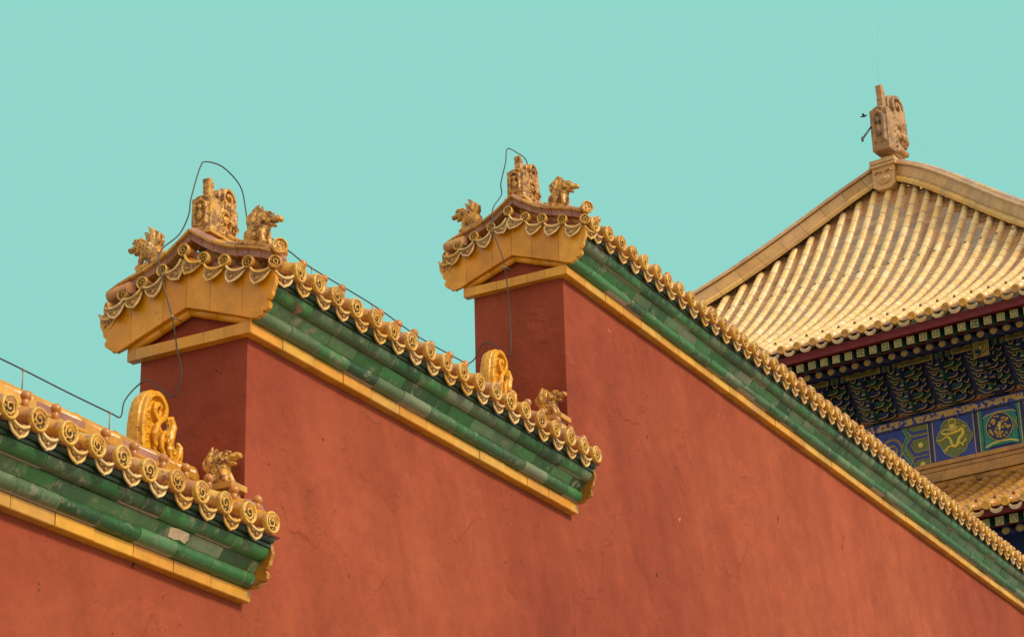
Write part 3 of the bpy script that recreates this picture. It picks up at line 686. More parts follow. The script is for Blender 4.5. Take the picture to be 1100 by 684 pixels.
# ================================================================== the hall behind the wall
WA=R_(-6.24564); HS=1.2; A0,B0=36.43,16.5
hloc=Vector((A0*math.cos(WA)-B0*math.sin(WA),A0*math.sin(WA)+B0*math.cos(WA),0))*HS
HALL=thing('palace_hall',hloc,'large hall with golden tiled roofs and painted blue eaves behind the tall wall','hall',rz=WA)
def hp(a,b,z): return Vector(((a-A0)*HS,(b-B0)*HS,z*HS+EYE))
PROF=[(31.55+.2*i,0) for i in range(26)]; PROF=[(a,14.0+.5667*(a-31.55)+.00294*(a-31.55)**2+.01766*(a-31.55)**3) for a,_ in PROF]
def PR(a): return interp(a,PROF)
def hipb(a,sgn=-1):
    x=max(0,A0-a); return 2.25*x**.72*(1+(.09*x if sgn>0 else 0))
def hipa(db):
    lo,hi=0,6
    for _ in range(40):
        m_=(lo+hi)/2
        if hipb(A0-m_,1 if db>0 else -1)<abs(db): lo=m_
        else: hi=m_
    return A0-lo
HPI=.2935; BK=[13.846+HPI*i for i in range(-15,43)]
DROP=.095
def row_mesh_path(b,a0,a1,pr,r):
    path=[];rr=[]; a=a0; t=.265
    while a<a1-1e-4:
        a2=min(a1,a+t*.72)
        path+= [hp(a+.006,b,pr(a+.006)-r),hp(a2-.008,b,pr(a2-.008)-r)]; rr+=[r*HS*1.03,r*HS*.95]; a=a2
    return path,rr
def row_tube(b,a0,a1,pr,r):
    k=MB(); p,rr=row_mesh_path(b,a0,a1,pr,r); k.tube(p,rr,10,0,0); t0=rnd.random()
    for i in range(len(k.f)):
        sgm=i//10; k.ti[i]=(t0+.11*(sgm//2*7%5))%1
        if sgm%2==1 and i<(len(p)-1)*10: k.mi[i]=1
    return k
def pan_mesh(k,bs,pr,a0,lim,step=.085,tv=None):
    """stepped concave pan tiles between the rows"""
    for b in bs:
        bm=b+HPI/2; top=lim(bm); a=a0; 
        while a<top-1e-4:
            a2=min(top,a+step); tt=rnd.random()
            Z0,Z1=pr(a)-DROP+.004,pr(a2)-DROP-.006
            w=HPI/2-.035
            for (ba,da),(bb,db) in (((b+.035,.045),(b+.035+w*.6,.006)),((b+.035+w*.6,.006),(b+HPI-.035-w*.6,.006)),((b+HPI-.035-w*.6,.006),(b+HPI-.035,.045))):
                k.quad(hp(a,ba,Z0+da),hp(a,bb,Z0+db),hp(a2,bb,Z1+db),hp(a2,ba,Z1+da),0,tt)
                k.quad(hp(a,ba,Z0+da-.022),hp(a,bb,Z0+db-.022),hp(a,bb,Z0+db),hp(a,ba,Z0+da),0,tt)
            a=a2
def disc_hall(r):
    k=MB(); n=20
    prof=[(r*.95,.03),(r*1.0,-.01),(r*.97,-.022),(r*.80,-.022),(r*.76,-.012)]
    rings=[k.add([(y,math.cos(2*math.pi*j/n)*a,math.sin(2*math.pi*j/n)*a) for j in range(n)]) for a,y in prof]
    for i in range(len(prof)-1):
        for j in range(n):
            j2=(j+1)%n; k.face((rings[i]+j,rings[i]+j2,rings[i+1]+j2,rings[i+1]+j),0,.5,True)
    k.face([rings[-1]+j for j in range(n)],0)
    k.tube([(-.016,math.cos(i*.5)*r*(.6-.02*i),math.sin(i*.5)*r*(.6-.02*i)) for i in range(22)],r*.06,5)
    return k.mesh('end_disc',[HDISC])
def drip_hall(w,h):
    k=MB(); n=12
    def top(u): return -.045*(1-(2*u-1)**2)
    def bot(u): x=abs(2*u-1); return -h*(1-x**2.4)**.75-.01
    a=[(0,(i/n-.5)*w,top(i/n)) for i in range(n+1)]; b_=[(-.02,(i/n-.5)*w,bot(i/n)) for i in range(n+1)]
    for i in range(n):
        k.quad(a[i],a[i+1],b_[i+1],b_[i]); k.quad((.03,*a[i][1:]),(.03,*b_[i][1:]),(.03,*b_[i+1][1:]),(.03,*a[i+1][1:]))
    k.tube(b_,.014,6); k.tube([(x-.008,y,z) for x,y,z in a],.014,6)
    mid=[(-.024,y*.75,lerp(za,zb_,.5)) for (_,y,za),(_,_,zb_) in zip(a,b_)]; k.tube(mid,.009,5)
    return k.mesh('drip_tile',[HDRIP])
HDISC=glaze('hall_disc_glaze',[(0,(.60,.30,.06)),(.35,(.82,.44,.04)),(.7,(.66,.34,.08)),(1,(.80,.50,.12))],(.32,.2,.12),.55,.7,5,.3,(.72,.58,.40),.3)
HDRIP=glaze('hall_drip_glaze',[(0,(.74,.52,.26)),(.4,(.82,.64,.42)),(.75,(.72,.44,.12)),(1,(.80,.62,.36))],(.40,.26,.15),.58,.7,6,.35)
HD=disc_hall(.068*HS); HDR=drip_hall(.185*HS,.07*HS)
k=MB(); k.ell((0,0,0),(.026*HS,.026*HS,.03*HS),None,8,6); HNAIL=k.mesh('nail_cap',plain('dark_nail',(.16,.07,.03),.4,30,.3,0))

# --- upper roof, the hipped end towards the camera
k=MB(); bs=[BK[0]-HPI]+BK
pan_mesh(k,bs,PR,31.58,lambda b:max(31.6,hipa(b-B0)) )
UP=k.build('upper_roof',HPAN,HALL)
for i,b in enumerate(BK):
    at=hipa(b-B0)-.02
    if at<31.8: continue
    k=row_tube(b+rnd.uniform(-.006,.006),31.56,at,PR,.070)
    row=k.build('tile_row',[HROW,HJOINT],UP)
    d=link('end_disc',HD,row,hp(31.55,b,PR(31.55)-.062)); 
    for an in (31.93,34.72):
        if an<at: link('nail_cap',HNAIL,row,hp(an,b,PR(an)+.02))
for b in bs: link('drip_tile',HDR,UP,hp(31.57,b+HPI/2+rnd.uniform(-.005,.005),PR(31.57)-.128))
# the two long slopes and the main ridge behind the hip end
for sgn in (-1,1):
    k=MB(); aa=[31.6+.29*i for i in range(60)]
    def zs(d): return PR(hipa(d))
    for i in range(len(aa)-1):
        a=aa[i]; DM=7.0 if sgn<0 else 9.9; d0=hipb(a,sgn) if a<A0 else 0
        ds=[d0+(DM-d0)*j/14 for j in range(15)]
        if DM-d0<.05: continue
        path=[hp(a+.145,B0+sgn*d,zs(sgn*max(d,.001))-.05) for d in ds]
        k.tube(path,.06*HS,8,0,rnd.random())
        for j in range(14):
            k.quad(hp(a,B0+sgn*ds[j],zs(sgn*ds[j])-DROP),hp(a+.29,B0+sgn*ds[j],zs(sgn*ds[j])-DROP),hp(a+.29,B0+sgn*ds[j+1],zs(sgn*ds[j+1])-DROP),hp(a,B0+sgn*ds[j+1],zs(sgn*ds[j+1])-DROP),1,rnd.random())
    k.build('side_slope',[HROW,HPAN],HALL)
k=MB(); x=A0-.15
while x<48.5:
    k.box((x-A0)*HS,(x+.68-A0)*HS,-.20,.20,hp(0,0,18.75).z,hp(0,0,19.15).z,0,rnd.random())
    k.tube([hp(x,B0,19.2),hp(x+.68,B0,19.2)],.16,10,0,rnd.random()); x+=.69
k.build('main_ridge',HRIDGE,HALL)
HCAP=glaze('ridge_cap_tile',[(0,(.46,.27,.20)),(.5,(.56,.34,.22)),(1,(.62,.38,.16))],(.60,.44,.36),.5,.62,3,.5)
HGROOVE=plain('dark_groove',(.22,.12,.07),.8,5,.3,.1)  # dark brown for the hip ridge creases and moulding undersides
HROLL=glaze('ridge_roll_glaze',[(0,(.74,.42,.08)),(.5,(.78,.48,.14)),(1,(.60,.34,.12))],(.5,.3,.2),.58,.7,3,.25,(.72,.56,.42))
# hip ridges: roll, panelled side, moulding, cap
for sgn in (-1,1):
    k=MB(); n=26; DM=6.95 if sgn<0 else 9.8; ds=[DM*i/n for i in range(n+1)]; ds[0]=.001
    pts=[hp(hipa(sgn*d),B0+sgn*d,PR(hipa(sgn*d))-.03) for d in ds]
    pts[0]=pts[1]+(pts[1]-pts[2]).normalized()*((pts[1]-pts[0]).length+.30)
    w=.13; up_=Vector((0,0,1))
    for i in range(n):
        a,b_=pts[i],pts[i+1]; t_=(b_-a).normalized(); sd_=t_.cross(up_).normalized()
        nv=sd_.cross(t_).normalized(); nv = nv if nv.z>0 else -nv
        t0_=(pts[i]-pts[max(i-1,0)]+t_).normalized() if i else t_
        def sec(p,s_): 
            q=[(-w-.075,-.05),(-w-.10,.02),(-w-.075,.085),(-w-.01,.11),(-w,.12),(-w,.37),(-w-.05,.385),(-w-.055,.43),(-w-.01,.445),(-.09,.51),(0,.53),(.09,.51),(w+.01,.445),(w+.055,.43),(w+.05,.385),(w,.37),(w,.12),(w+.01,.11),(w+.075,.085),(w+.10,.02),(w+.075,-.05)]
            return [p+sd_*x+nv*z*.90 for x,z in q]
        for j0 in range(1):
            A,B=sec(a+t_*.006,0),sec(b_-t_*.004,0); q=len(A); s_=k.add(A+B); tt=rnd.random(); t2=rnd.random()
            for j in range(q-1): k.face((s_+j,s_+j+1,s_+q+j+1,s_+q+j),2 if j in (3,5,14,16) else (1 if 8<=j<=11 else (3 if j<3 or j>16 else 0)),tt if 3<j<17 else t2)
            k.face([s_+j for j in range(q)][::-1],0,tt); k.face([s_+q+j for j in range(q)],0,tt)
    k.build('hip_ridge',[HRIDGE,HCAP,HGROOVE,HROLL],HALL)
# apex block under the finial with its plaque
k=MB(); p=hp(A0-.08,B0,18.72)
k.prism([(p.x-.22,-.27,p.z-.05),(p.x-.22,-.14,p.z-.14),(p.x-.22,.14,p.z-.14),(p.x-.22,.27,p.z-.05),(p.x-.22,.27,p.z+.50),(p.x-.22,-.27,p.z+.50)],(.7,0,0),0,.3); k.box(p.x-.27,p.x+.5,-.32,.32,p.z+.41,p.z+.47,0,.6); k.box(p.x-.255,p.x+.5,-.305,.305,p.z+.502,p.z+.60,0,.6)
k.ell((p.x-.23,0,p.z+.10),(.05,.17,.13)); k.ell((p.x-.27,0,p.z+.10),(.03,.08,.06))
for s_ in (-1,1): k.tube([(p.x-.24,s_*.05,p.z+.27),(p.x-.24,s_*.14,p.z+.33),(p.x-.24,s_*.21,p.z+.26)],.03,6)
k.build('ridge_end_block',HRIDGE,HALL)

# --- eaves: fascia, flying rafters (square, painted), round rafters, soffit boards
SQ_FACE,RD_FACE=[],[]
k=MB(); s_=.064*HS; ln=.95*HS; sl=.30
def slope_box(k,s0,s1,x0,x1,z0,mi,sl_=sl):
    pts=[]
    for x in (x0,x1):
        for y,z in ((-s0,-s1),(s0,-s1),(s0,s1),(-s0,s1)): pts.append((x,y,z0+z+(x-x0)*sl_))
    q=k.add(pts)
    for f in ((0,1,2,3),(4,7,6,5),(0,4,5,1),(1,5,6,2),(2,6,7,3),(3,7,4,0)): k.face([q+i for i in f],mi)
slope_box(k,s_,s_,0,ln,0,0)
FACE=-.004
def fquad(k,y0,y1,z0,z1,x,mi): k.quad((x,y0,z0),(x,y1,z0),(x,y1,z1),(x,y0,z1),mi)
fquad(k,-s_,s_,-s_,s_,FACE,1); 
q=s_*.84; fquad(k,-q,q,-q,q,FACE-.003,2)
for a_,b_ in ((-1,1),(1,1)):                                      # gilt saltire and knot
    for s2 in (-1,1):
        k.obox((FACE-.008,0,0),((.003,0,0),(0,q*.92,q*.92*a_),(0,-q*.09*a_,q*.09)),1)
for y,z in ((0,0),(q*.62,0),(-q*.62,0),(0,q*.62),(0,-q*.62)): k.obox((FACE-.009,y,z),((.003,0,0),(0,q*.11,q*.11),(0,-q*.11,q*.11)),1)
FLY=k.mesh('flying_rafter',[DKTEAL,GOLD,TEAL])
k=MB(); r=.063*HS
k.tube([(0,0,0),(1.3*HS,0,1.3*HS*sl)],r,14,0)
def fdisc(k,r,x,mi,n=18):
    q=k.add([(x,math.cos(6.2832*j/n)*r,math.sin(6.2832*j/n)*r) for j in range(n)]); k.face([q+j for j in range(n)],mi)
for i,(f,mi) in enumerate(((1.0,1),(.84,2),(.70,1),(.50,2),(.40,1),(.16,2))): fdisc(k,r*f,FACE-.003*i,mi)
RND=k.mesh('round_rafter',[DKBLUE,GOLD,CORE])
def eave(da,dz,blo,bhi,red_h,braft):
    k=MB()
    P0=hp(31.70+da,0,13.70+dz)
    yl,yh=(blo-B0)*HS,(bhi-B0)*HS
    k.box(P0.x,P0.x+.05,yl,yh,hp(0,0,13.725+dz).z,hp(0,0,13.725+red_h+dz).z)
    k.build('fascia_board',MAROON,HALL)
    k=MB(); k.prism([hp(31.76+da,blo,13.722+dz),hp(33.7+da,blo,13.722+dz+1.94*.30+.02),hp(33.7+da,blo,13.722+dz+1.94*.30+.08),hp(31.76+da,blo,13.80+dz)],(0,yh-yl,0)); k.build('soffit_board',MAROON,HALL)
    k=MB(); k.box(hp(32.14+da,0,0).x,hp(32.14+da,0,0).x+.05,yl,yh,hp(0,0,13.675+dz).z,hp(0,0,13.715+dz).z); k.build('rafter_batten',MAROON,HALL)
    n=int((braft-blo)/.2205)
    for i in range(n):
        b=12.547+.2205*(i-int((12.547-blo)/.2205))
        link('flying_rafter',FLY,HALL,hp(31.80+da,b,13.645+dz),(rnd.uniform(-.03,.03),0,0))
        link('round_rafter',RND,HALL,hp(32.15+da,b+.065,13.605+dz))
eave(0,0,9.6,26.2,.13,26.2)

# --- purlin, brackets, frieze and painted beam
k=MB()
zlo,zhi=13.665,13.80; bb=9.6; seg=0
y0=(9.6-B0)*HS; y1=(25.6-B0)*HS; xf=hp(32.9,0,0).x
k.box(xf,xf+.18,y0,y1,hp(0,0,zlo).z,hp(0,0,zhi).z,0)
b=9.7
while b<25.4:
    zl,zh=hp(0,0,zlo+.02).z,hp(0,0,zhi-.02).z; yb=(b-B0)*HS
    k.box(xf-.012,xf,yb,yb+.62*HS,zl,zh,1); k.box(xf-.018,xf-.012,yb+.04,yb+.62*HS-.04,zl+.02,zh-.02,2)
    for i in range(9):
        yc=yb+.06+i*.075*HS
        k.tube([(xf-.022,yc+math.cos(j*.8)*.035*(1-j/12),(zl+zh)/2+math.sin(j*.8)*.035*(1-j/12)) for j in range(10)],.008,5,3)
    for i,mm in enumerate((4,3,0,3,4,3)): k.box(xf-.010-.001*i,xf,yb+(.64+.045*i)*HS,yb+(.675+.045*i)*HS,zl-.01,zh+.01,mm)
    b+=.95
k.build('eave_purlin',[DKBLUE,GOLD,OLIVE,CORE,TEAL],HALL)
k=MB(); y0_,y1_=y0,y1
k.prism([hp(33.47,9.6,12.9),hp(33.43,9.6,13.05),hp(32.98,9.6,13.70),hp(33.47,9.6,13.85)],(0,y1-y0,0)); k.build('bracket_backing',DKBLUE,HALL)
# one bracket set with four tiers, copied along the wall
k=MB()
for t_ in range(4):
    x=-(.04+.125*t_)*HS; z=(.02+.155*t_)*HS
    body=0 if t_%2==0 else 1
    k.box(x-.30*HS,x+.25*HS,-.03*HS,.03*HS,z,z+.09*HS,1-body)             # arm stepping out
    k.quad((x-.302*HS,-.03*HS,z+.004),(x-.302*HS,.03*HS,z+.004),(x-.302*HS,.03*HS,z+.022),(x-.302*HS,-.03*HS,z+.022),2)
    for xo,hl in ((0,.30),(-.11,.21)):
        xx=x+xo*HS; zz=z+.02
        prof=[(xx,-hl*HS,zz+.09*HS),(xx,-hl*HS,zz+.055*HS),(xx,-hl*HS*.85,zz+.015*HS),(xx,-hl*HS*.6,zz),(xx,hl*HS*.6,zz),(xx,hl*HS*.85,zz+.015*HS),(xx,hl*HS,zz+.055*HS),(xx,hl*HS,zz+.09*HS)]
        k.prism(prof,(.05*HS,0,0),body)
        edge=[(xx-.004,y,z_) for _,y,z_ in prof[1:-1]]
        k.tube(edge,.0085,5,2)
        for yy in (-hl*.86,0,hl*.86):
            c=(xx+.02*HS,yy*HS,zz+.125*HS); w2=.042*HS
            k.prism([(xx-.03*HS,yy*HS-w2*.7,zz+.092*HS),(xx-.03*HS,yy*HS+w2*.7,zz+.092*HS),(xx-.03*HS,yy*HS+w2,zz+.12*HS),(xx-.03*HS,yy*HS+w2,zz+.15*HS),(xx-.03*HS,yy*HS-w2,zz+.15*HS),(xx-.03*HS,yy*HS-w2,zz+.12*HS)],(.085*HS,0,0),1-body)
            k.tube([(xx-.034*HS,yy*HS-w2*1.0,zz+.148*HS),(xx-.034*HS,yy*HS-w2*.9,zz+.116*HS),(xx-.034*HS,yy*HS-w2*.4,zz+.098*HS),(xx-.034*HS,yy*HS+w2*.4,zz+.098*HS),(xx-.034*HS,yy*HS+w2*.9,zz+.116*HS),(xx-.034*HS,yy*HS+w2*1.0,zz+.148*HS)],.0095,5,2)
BRK=k.mesh('bracket_set',[DKBLUE,DKTEAL,GOLD])
k=MB()
out_=[(-.155,0),(-.15,.05),(-.09,.075),(-.075,.125),(-.03,.15),(0,.20),(.03,.15),(.075,.125),(.09,.075),(.15,.05),(.155,0)]
def scaled(f,dx): return [(dx,y*f*HS,(.02+(z)*f)*HS) for y,z in out_]
k.prism(scaled(1.12,0),(.03,0,0),2); k.prism(scaled(1.04,-.008),(.02,0,0),1); k.prism(scaled(.92,-.014),(.02,0,0),2); k.prism(scaled(.84,-.02),(.02,0,0),0)
k.ell((-.02,0,.085*HS),(.012,.04*HS,.035*HS),None,8,6,3)
FLM=k.mesh('flame_panel',[FLAME,DKTEAL,CORE,CORE])
bset=[13.58+.70*i for i in range(-5,18)]
for i,b in enumerate(bset):
    if not 9.9<b<25.4: continue
    link('bracket_set',BRK,HALL,hp(33.38,b,12.99))
    if b+.35<25.4: link('flame_panel',FLM,HALL,hp(33.405,b+.352,12.985))
for bc in (13.535,17.7,21.9,25.1):                                     # carved beam heads above the columns
    k=MB(); p=hp(32.74,bc,13.60); h=.135*HS
    k.box(p.x,p.x+.5,p.y-h,p.y+h,p.z-h,p.z+h,0)
    k.box(p.x-.012,p.x,p.y-h,p.y+h,p.z-h,p.z+h,2); k.box(p.x-.020,p.x-.012,p.y-h*.88,p.y+h*.88,p.z-h*.88,p.z+h*.88,1)
    for f,mi in ((.78,2),(.68,1)): k.box(p.x-.030+.004*(mi),p.x-.020,p.y-h*f,p.y+h*f,p.z-h*f,p.z+h*f,mi)
    k.ell((p.x-.028,p.y,p.z+.02),(.012,h*.26,h*.30),None,10,6,2)
    for s2 in (-1,1):
        k.tube([(p.x-.028,p.y+s2*h*.15,p.z-h*.45),(p.x-.028,p.y+s2*h*.5,p.z-h*.2),(p.x-.028,p.y+s2*h*.5,p.z+h*.35),(p.x-.028,p.y+s2*h*.2,p.z+h*.6)],.012,5,2)
    for i in range(3):
        z=p.z-h*1.9-.19*HS*i*.9; xx=p.x+.13*HS*(i+1)
        k.box(xx,xx+.4,p.y-h*.62,p.y+h*.62,z,z+.06,0); k.box(xx-.006,xx,p.y-h*.62,p.y+h*.62,z,z+.03,3)
    k.build('beam_head',[DKBLUE,OLIVE,GOLD,CORE],HALL)
# frieze strip
k=MB(); x=hp(33.40,0,0).x; k.box(x,x+.3,y0,y1,hp(0,0,12.848).z,hp(0,0,12.976).z); k.build('gilt_frieze',SCROLL,HALL)
k=MB()
for z in (12.846,12.974): k.box(x-.01,x+.02,y0,y1,hp(0,0,z).z,hp(0,0,z).z+.016,0)
k.build('frieze_edge',BLUE,HALL)
# painted beam: layered reliefs on the beam face
XW=hp(33.45,0,0).x
k=MB(); k.box(XW,XW+.5,y0,y1,hp(0,0,12.10).z,hp(0,0,12.845).z,0); BEAM=k.build('painted_beam',BLUE,HALL)
def lay(k,pts,d,mi,b_off=0,mir=None):
    q=[(XW-d,((2*mir-b if mir else b)+b_off-B0)*HS,z*HS+EYE) for b,z in pts]
    ar=sum(q[i][1]*q[(i+1)%len(q)][2]-q[(i+1)%len(q)][1]*q[i][2] for i in range(len(q)))
    if ar<0: q=q[::-1]
    k.prism(q[::-1],(d-.001,0,0),mi)
def line(k,pts,d,r,mi,mir=None):
    k.tube([(XW-d,((2*mir-b if mir else b)-B0)*HS,z*HS+EYE) for b,z in pts],r,6,mi)
def band(k,pts,hw,d,mi,mir=None):
    """flat painted band of half-width hw along a polyline"""
    V=[Vector((b,z)) for b,z in pts]; Lf,Rt=[],[]
    for i,p in enumerate(V):
        t_=(V[min(i+1,len(V)-1)]-V[max(i-1,0)]).normalized(); n_=Vector((-t_.y,t_.x))
        Lf.append(p+n_*hw); Rt.append(p-n_*hw)
    for i in range(len(V)-1):
        lay(k,[Lf[i],Lf[i+1],Rt[i+1],Rt[i]],d+.0006*i,mi,0,mir)
def refine(pts,n=5):
    P=[Vector((b,z,0)) for b,z in pts]; return [(p.x,p.y) for p in smooth_path(P,n)]
ZT,ZBm=12.838,12.155
ARCHC=13.645
for mir in (None,ARCHC,16.12):
    # dragon square
    k=MB()
    lay(k,[(14.80,ZT),(14.80,ZBm),(14.10,ZBm),(14.10,ZT)],.004,0,0,mir)
    quat=[(14.449,12.827),(14.315,12.769),(14.205,12.673),(14.183,12.586),(14.124,12.491),(14.163,12.395),(14.221,12.338),(14.263,12.243),(14.349,12.215),(14.446,12.160),(14.577,12.219),(14.663,12.319),(14.692,12.396),(14.759,12.493),(14.724,12.603),(14.663,12.671),(14.652,12.739),(14.564,12.814)]
    qs=refine(quat+[quat[0]],3)[:-1]
    lay(k,qs,.010,1,0,mir); 
    ins=[(14.445+(b-14.445)*.94,12.49+(z-12.49)*.94) for b,z in qs]; lay(k,ins,.013,2,0,mir)
    line(k,qs+[qs[0]],.014,.007,3,mir)
    k.build('dragon_panel',[BLUE,TEAL,OLIVE,GOLD],HALL)
    k=MB()
    body=[(14.669,12.618),(14.588,12.577),(14.480,12.571),(14.358,12.591),(14.288,12.610),(14.289,12.517),(14.360,12.451),(14.396,12.365),(14.463,12.345),(14.497,12.411),(14.518,12.486),(14.581,12.535),(14.652,12.497),(14.725,12.495)]
    bp=refine(body,5); nb=len(bp)
    k.tube([(XW-.018,((2*mir-b if mir else b)-B0)*HS,z*HS+EYE) for b,z in bp],[.014+.024*math.sin(math.pi*min(1,i/nb*1.15))**.6 if i<nb*.86 else .014 for i in range(nb)],7,0)
    for pts,r in (([(14.308,12.603),(14.330,12.666),(14.287,12.687),(14.238,12.634)],.018),([(14.382,12.409),(14.322,12.361),(14.279,12.386),(14.250,12.426)],.022),([(14.322,12.361),(14.291,12.319)],.016),([(14.479,12.356),(14.563,12.356),(14.634,12.297)],.02),([(14.563,12.356),(14.602,12.282)],.015),([(14.556,12.659),(14.629,12.652),(14.675,12.603)],.016),
                  ([(14.25,12.426),(14.225,12.39)],.01),([(14.25,12.426),(14.24,12.46)],.01),([(14.634,12.297),(14.66,12.32)],.01),([(14.634,12.297),(14.64,12.26)],.01),([(14.725,12.495),(14.75,12.52)],.009),([(14.238,12.634),(14.215,12.655)],.009),([(14.238,12.634),(14.222,12.60)],.009)):
        line(k,pts,.018,r,0,mir)
    def em(b,z,rb,rz_,d=.02,mi=0): k.ell((XW-d,((2*mir-b if mir else b)-B0)*HS,z*HS+EYE),(.016,rb*HS,rz_*HS),None,10,6,mi)
    em(14.456,12.655,.085,.055,mi=1); em(14.456,12.690,.06,.04,.03); em(14.53,12.655,.035,.02); em(14.39,12.655,.035,.02)
    line(k,[(14.456+.062*math.cos(i*.52),12.762+.05*math.sin(i*.52)) for i in range(13)],.022,.014,0,mir); em(14.456,12.762,.02,.018,mi=1)
    for s2 in (-1,1): line(k,[(14.456+s2*.05,12.70),(14.456+s2*.11,12.73),(14.456+s2*.13,12.70)],.022,.011,1,mir)
    k.build('gilt_dragon',[BGOLD,GOLD],HALL)
    # stripes on either side of the square
    for grp in (((14.905,14.893,2),(14.893,14.822,1),(14.822,14.808,2)),((14.10,14.088,2),(14.085,14.015,1),(14.012,13.998,2),(13.998,13.945,0))):
        k=MB()
        for b0_,b1_,mi in grp: lay(k,[(b0_,ZT),(b0_,ZBm),(b1_,ZBm),(b1_,ZT)],.0075,mi,0,mir)
        k.build('painted_stripe',[TEAL,DKBLUE,GOLD],HALL)
    # angular bands left of the square
    k=MB()
    lay(k,[(15.33,ZT),(15.244,12.696),(15.368,12.486),(15.22,ZBm),(14.905,ZBm),(14.905,ZT)],.004,1,0,mir)
    band(k,[(15.324,ZT),(15.244,12.696),(15.368,12.486),(15.215,12.19)],.026,.011,2,mir)
    for dd in (-.036,.036): line(k,[(15.324+dd,ZT),(15.244+dd,12.696),(15.368+dd,12.486),(15.215+dd,12.19)],.012,.007,3,mir)
    hexa=[(14.905,12.632),(15.165,12.632),(15.262,12.535),(15.165,12.350),(14.905,12.350)]
    band(k,hexa,.026,.012,0,mir)
    line(k,[(14.905,12.60),(15.15,12.60),(15.22,12.53),(15.15,12.385),(14.905,12.385)],.013,.007,3,mir)
    line(k,[(14.905,12.665),(15.18,12.665),(15.20,12.70),(15.265,12.784)],.013,.007,3,mir)
    band(k,[(15.275,ZT-.02),(15.18,12.725),(14.905,12.725)],.022,.011,0,mir)
    band(k,[(14.905,12.275),(15.15,12.275),(15.24,ZBm+.01)],.024,.011,0,mir); line(k,[(14.905,12.24),(15.13,12.24),(15.2,ZBm)],.013,.007,3,mir); line(k,[(14.905,12.31),(15.17,12.31),(15.27,ZBm)],.013,.007,3,mir)
    for (bc,zc_) in ((15.047,12.498),(15.038,12.167)):
        n=16; c=[(bc+.042*math.cos(6.283*i/n),zc_+.042*math.sin(6.283*i/n)) for i in range(n)]
        lay(k,c,.016,4,0,mir)
    k.build('angular_bands',[BLUE,OLIVE,TEAL,GOLD,BGOLD],HALL)
    # round medallion further out
    k=MB()
    for f,mi in ((.20,0),(.16,1),(.10,0),(.06,1)):
        n=24; lay(k,[(15.56+f*math.cos(6.283*i/n),12.50+f*1.1*math.sin(6.283*i/n)) for i in range(n)],.012-.03*f,mi,0,mir)
    k.build('painted_roundel',[CORE,BLUE],HALL)
    if mir: continue
    # arched panel over the column head: recess, blue arch, green field, medallion
    k=MB()
    arch=[(13.945,12.184),(13.942,12.70),(13.90,12.78),(13.826,12.822),(13.72,12.836),(13.56,12.836),(13.46,12.822),(13.375,12.78),(13.331,12.70),(13.327,12.174)]
    lay(k,arch,.012,0)
    def ins(f): return [(13.637+(b-13.637)*f,12.50+(z-12.50)*f) for b,z in arch]
    lay(k,ins(.95),.018,1); lay(k,[(b,z-.055) for b,z in ins(.93)][1:-1]+[(13.36,12.20),(13.92,12.20)],.022,2)
    band(k,[(13.92,12.70),(13.85,12.735),(13.637,12.755),(13.42,12.735),(13.35,12.70)],.008,.025,3)
    band(k,[(13.92,12.20),(13.80,12.245),(13.637,12.26),(13.47,12.245),(13.35,12.20)],.012,.026,5); band(k,[(13.92,12.175),(13.80,12.21),(13.637,12.225),(13.47,12.21),(13.35,12.175)],.016,.026,2)
    n=28; med=[(13.645+.225*math.cos(6.283*i/n)*(1+.03*math.cos(4*6.283*i/n)),12.50+.235*math.sin(6.283*i/n)) for i in range(n)]
    lay(k,med,.030,4); line(k,med+[med[0]],.032,.009,3); 
    line(k,[(13.42,12.62),(13.36,12.52),(13.335,12.42)],.028,.007,3); line(k,[(13.42,12.40),(13.36,12.52),(13.335,12.6)],.028,.007,3)
    for i in range(44):
        a_=rnd.random()*6.28; r_=.19*math.sqrt(rnd.random()); c=(13.645+math.cos(a_)*r_,12.5+math.sin(a_)*r_)
        line(k,[(c[0]+.022*math.cos(j*.9)*(1-j/9),c[1]+.022*math.sin(j*.9)*(1-j/9)) for j in range(8)],.036,.010,3)
    k.ell((XW-.04,(13.645-B0)*HS,12.53*HS+EYE),(.014,.04*HS,.022*HS),None,8,6,5); k.ell((XW-.04,(13.645-B0)*HS,12.48*HS+EYE),(.014,.022*HS,.05*HS),None,8,6,5)
    k.build('arched_panel',[BLACKP,BLUE,TEAL,GOLD,DKBLUE,BGOLD],HALL)

# --- lower roof: flashing ridge, tile rows, eaves
LDA,LDZ=-1.45,-3.77
k=MB()
for z0_,z1_,dx in ((12.02,12.095,0),(11.945,12.017,.03),(11.87,11.942,.045),(11.80,11.868,.02),(11.755,11.797,-.03)):
    b=9.6
    while b<25.4:
        b2=b+.5*rnd.uniform(.8,1.2); xx=hp(33.28,0,0).x+dx
        k.box(xx,XW+.04,(b-B0)*HS+.003,(b2-B0)*HS-.003,hp(0,0,z0_).z,hp(0,0,z1_).z-.004,0,rnd.random()); b=b2
b=9.6
while b<25.4:
    k.tube([hp(33.25,b,11.66),hp(33.25,b+.49,11.66)],.085,10,0,rnd.random()); b+=.495
k.build('flashing_ridge',HROW2,HALL)
LP=[(30.1,10.2),(30.7,10.42),(31.4,10.72),(32.1,11.06),(32.7,11.38),(33.3,11.74)]
def PL(a): return interp(a,LP)
k=MB(); LB=[b-.05 for b in BK if 9.5<b<25.6]
pan_mesh(k,LB,PL,30.13,lambda b:33.2)
LOW=k.build('lower_roof',HROW2,HALL)
for b in LB:
    k=row_tube(b,30.12,33.2,PL,.066)
    row=k.build('tile_row',[HROW2,HJOINT],LOW); link('end_disc',HD,row,hp(30.1,b,PL(30.1)-.062))
    link('nail_cap',HNAIL,row,hp(30.45,b,PL(30.45)+.02))
    link('drip_tile',HDR,LOW,hp(30.12,b+HPI/2,PL(30.12)-.128))
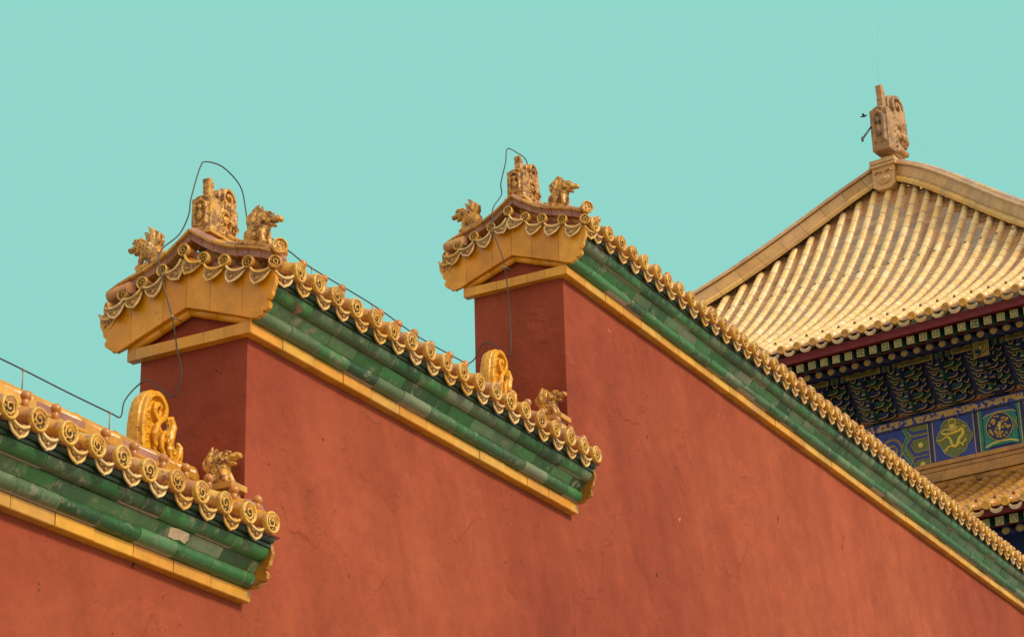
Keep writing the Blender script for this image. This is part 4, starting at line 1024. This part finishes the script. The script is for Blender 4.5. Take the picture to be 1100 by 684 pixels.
eave(-1.45,-3.70,9.8,25.6,.11,15.0)
k=MB(); xx=hp(31.5,0,0).x; k.box(xx,xx+.3,y0,y1,hp(0,0,9.2).z,hp(0,0,10.1).z); k.build('lower_beam',DKBLUE,HALL)
# body of the hall down to the ground, with columns
k=MB(); k.box(hp(32.3,0,0).x,hp(46,0,0).x,y0+.6,y1-.6,.0,hp(0,0,9.6).z); k.box(XW+.05,hp(46,0,0).x,y0+.3,y1-.3,hp(0,0,9.6).z,hp(0,0,14.2).z); k.build('hall_body',HALLRED,HALL)
for i in range(6):
    k=MB(); y=y0+1.2+(y1-y0-2.4)*i/5; k.tube([(hp(31.65,0,0).x,y,0),(hp(31.65,0,0).x,y,hp(0,0,9.25).z)],.32,18); k.build('column',HALLRED,HALL)

# finial dragon on the hall ridge, a birdlike speck beside it, and thin stay wires
def hw(a,b,z): return Matrix.Translation(hloc)@Matrix.Rotation(WA,4,'Z')@hp(a,b,z)
me=sculpt('finial_body',owl(.42,1.05,1.72),.016,.009,9,STONE,1)
T=place('ridge_finial',me,hw(36.02,B0-.07,19.34),WA,'weathered stone coloured dragon finial with spike, on the peak of the golden roof','roof finial')
k=MB(); k.tube([(-.02,.18,.62),(-.34,.26,.22)],.022,6); k.ell((-.36,.265,.19),(.03,.03,.07)); link('hook',k.mesh('hook',[WIRE]),T)
bp=hw(36.41,16.9,20.343)
T=thing('speck',bp,'tiny dark birdlike speck in the air left of the stone coloured finial','speck')  # unidentified dark mark near the finial, modelled with a body and wings
k=MB(); k.ell((0,0,0),(.05,.09,.045)); k.ell((.0,-.10,.015),(.03,.04,.03)); k.tube([(0,.08,0),(0,.17,.01)],[.03,.012],6)
for s2 in (-1,1):
    q=k.add([(s2*.02,-.05,.02),(s2*.11,-.03,.08),(s2*.17,.03,.05),(s2*.10,.04,.055),(s2*.02,.05,.015)]); k.face([q+i for i in range(5)])
    q=k.add([(s2*.02,-.05,.012),(s2*.11,-.03,.072),(s2*.17,.03,.042),(s2*.10,.04,.047),(s2*.02,.05,.007)]); k.face([q+i for i in range(5)][::-1])
o=link('body',k.mesh('body',[BLACKP]),T); T.scale=(.55,.55,.55)
for a_,b_,lb in ((hw(36.9,B0,20.3),hw(38.2,B0-.9,18.9),'faint pale stay wire sloping right from the finial to the roof ridge'),(hw(36.35,B0,20.9),hw(36.35,B0,22.2),'faint pale lightning rod wire rising straight above the finial')):
    k=MB(); T=thing('stay_wire',a_,lb,'wire'); k.tube([(0,0,0),b_-a_],.003,5); link('wire',k.mesh('wire',[PALEWIRE]),T)
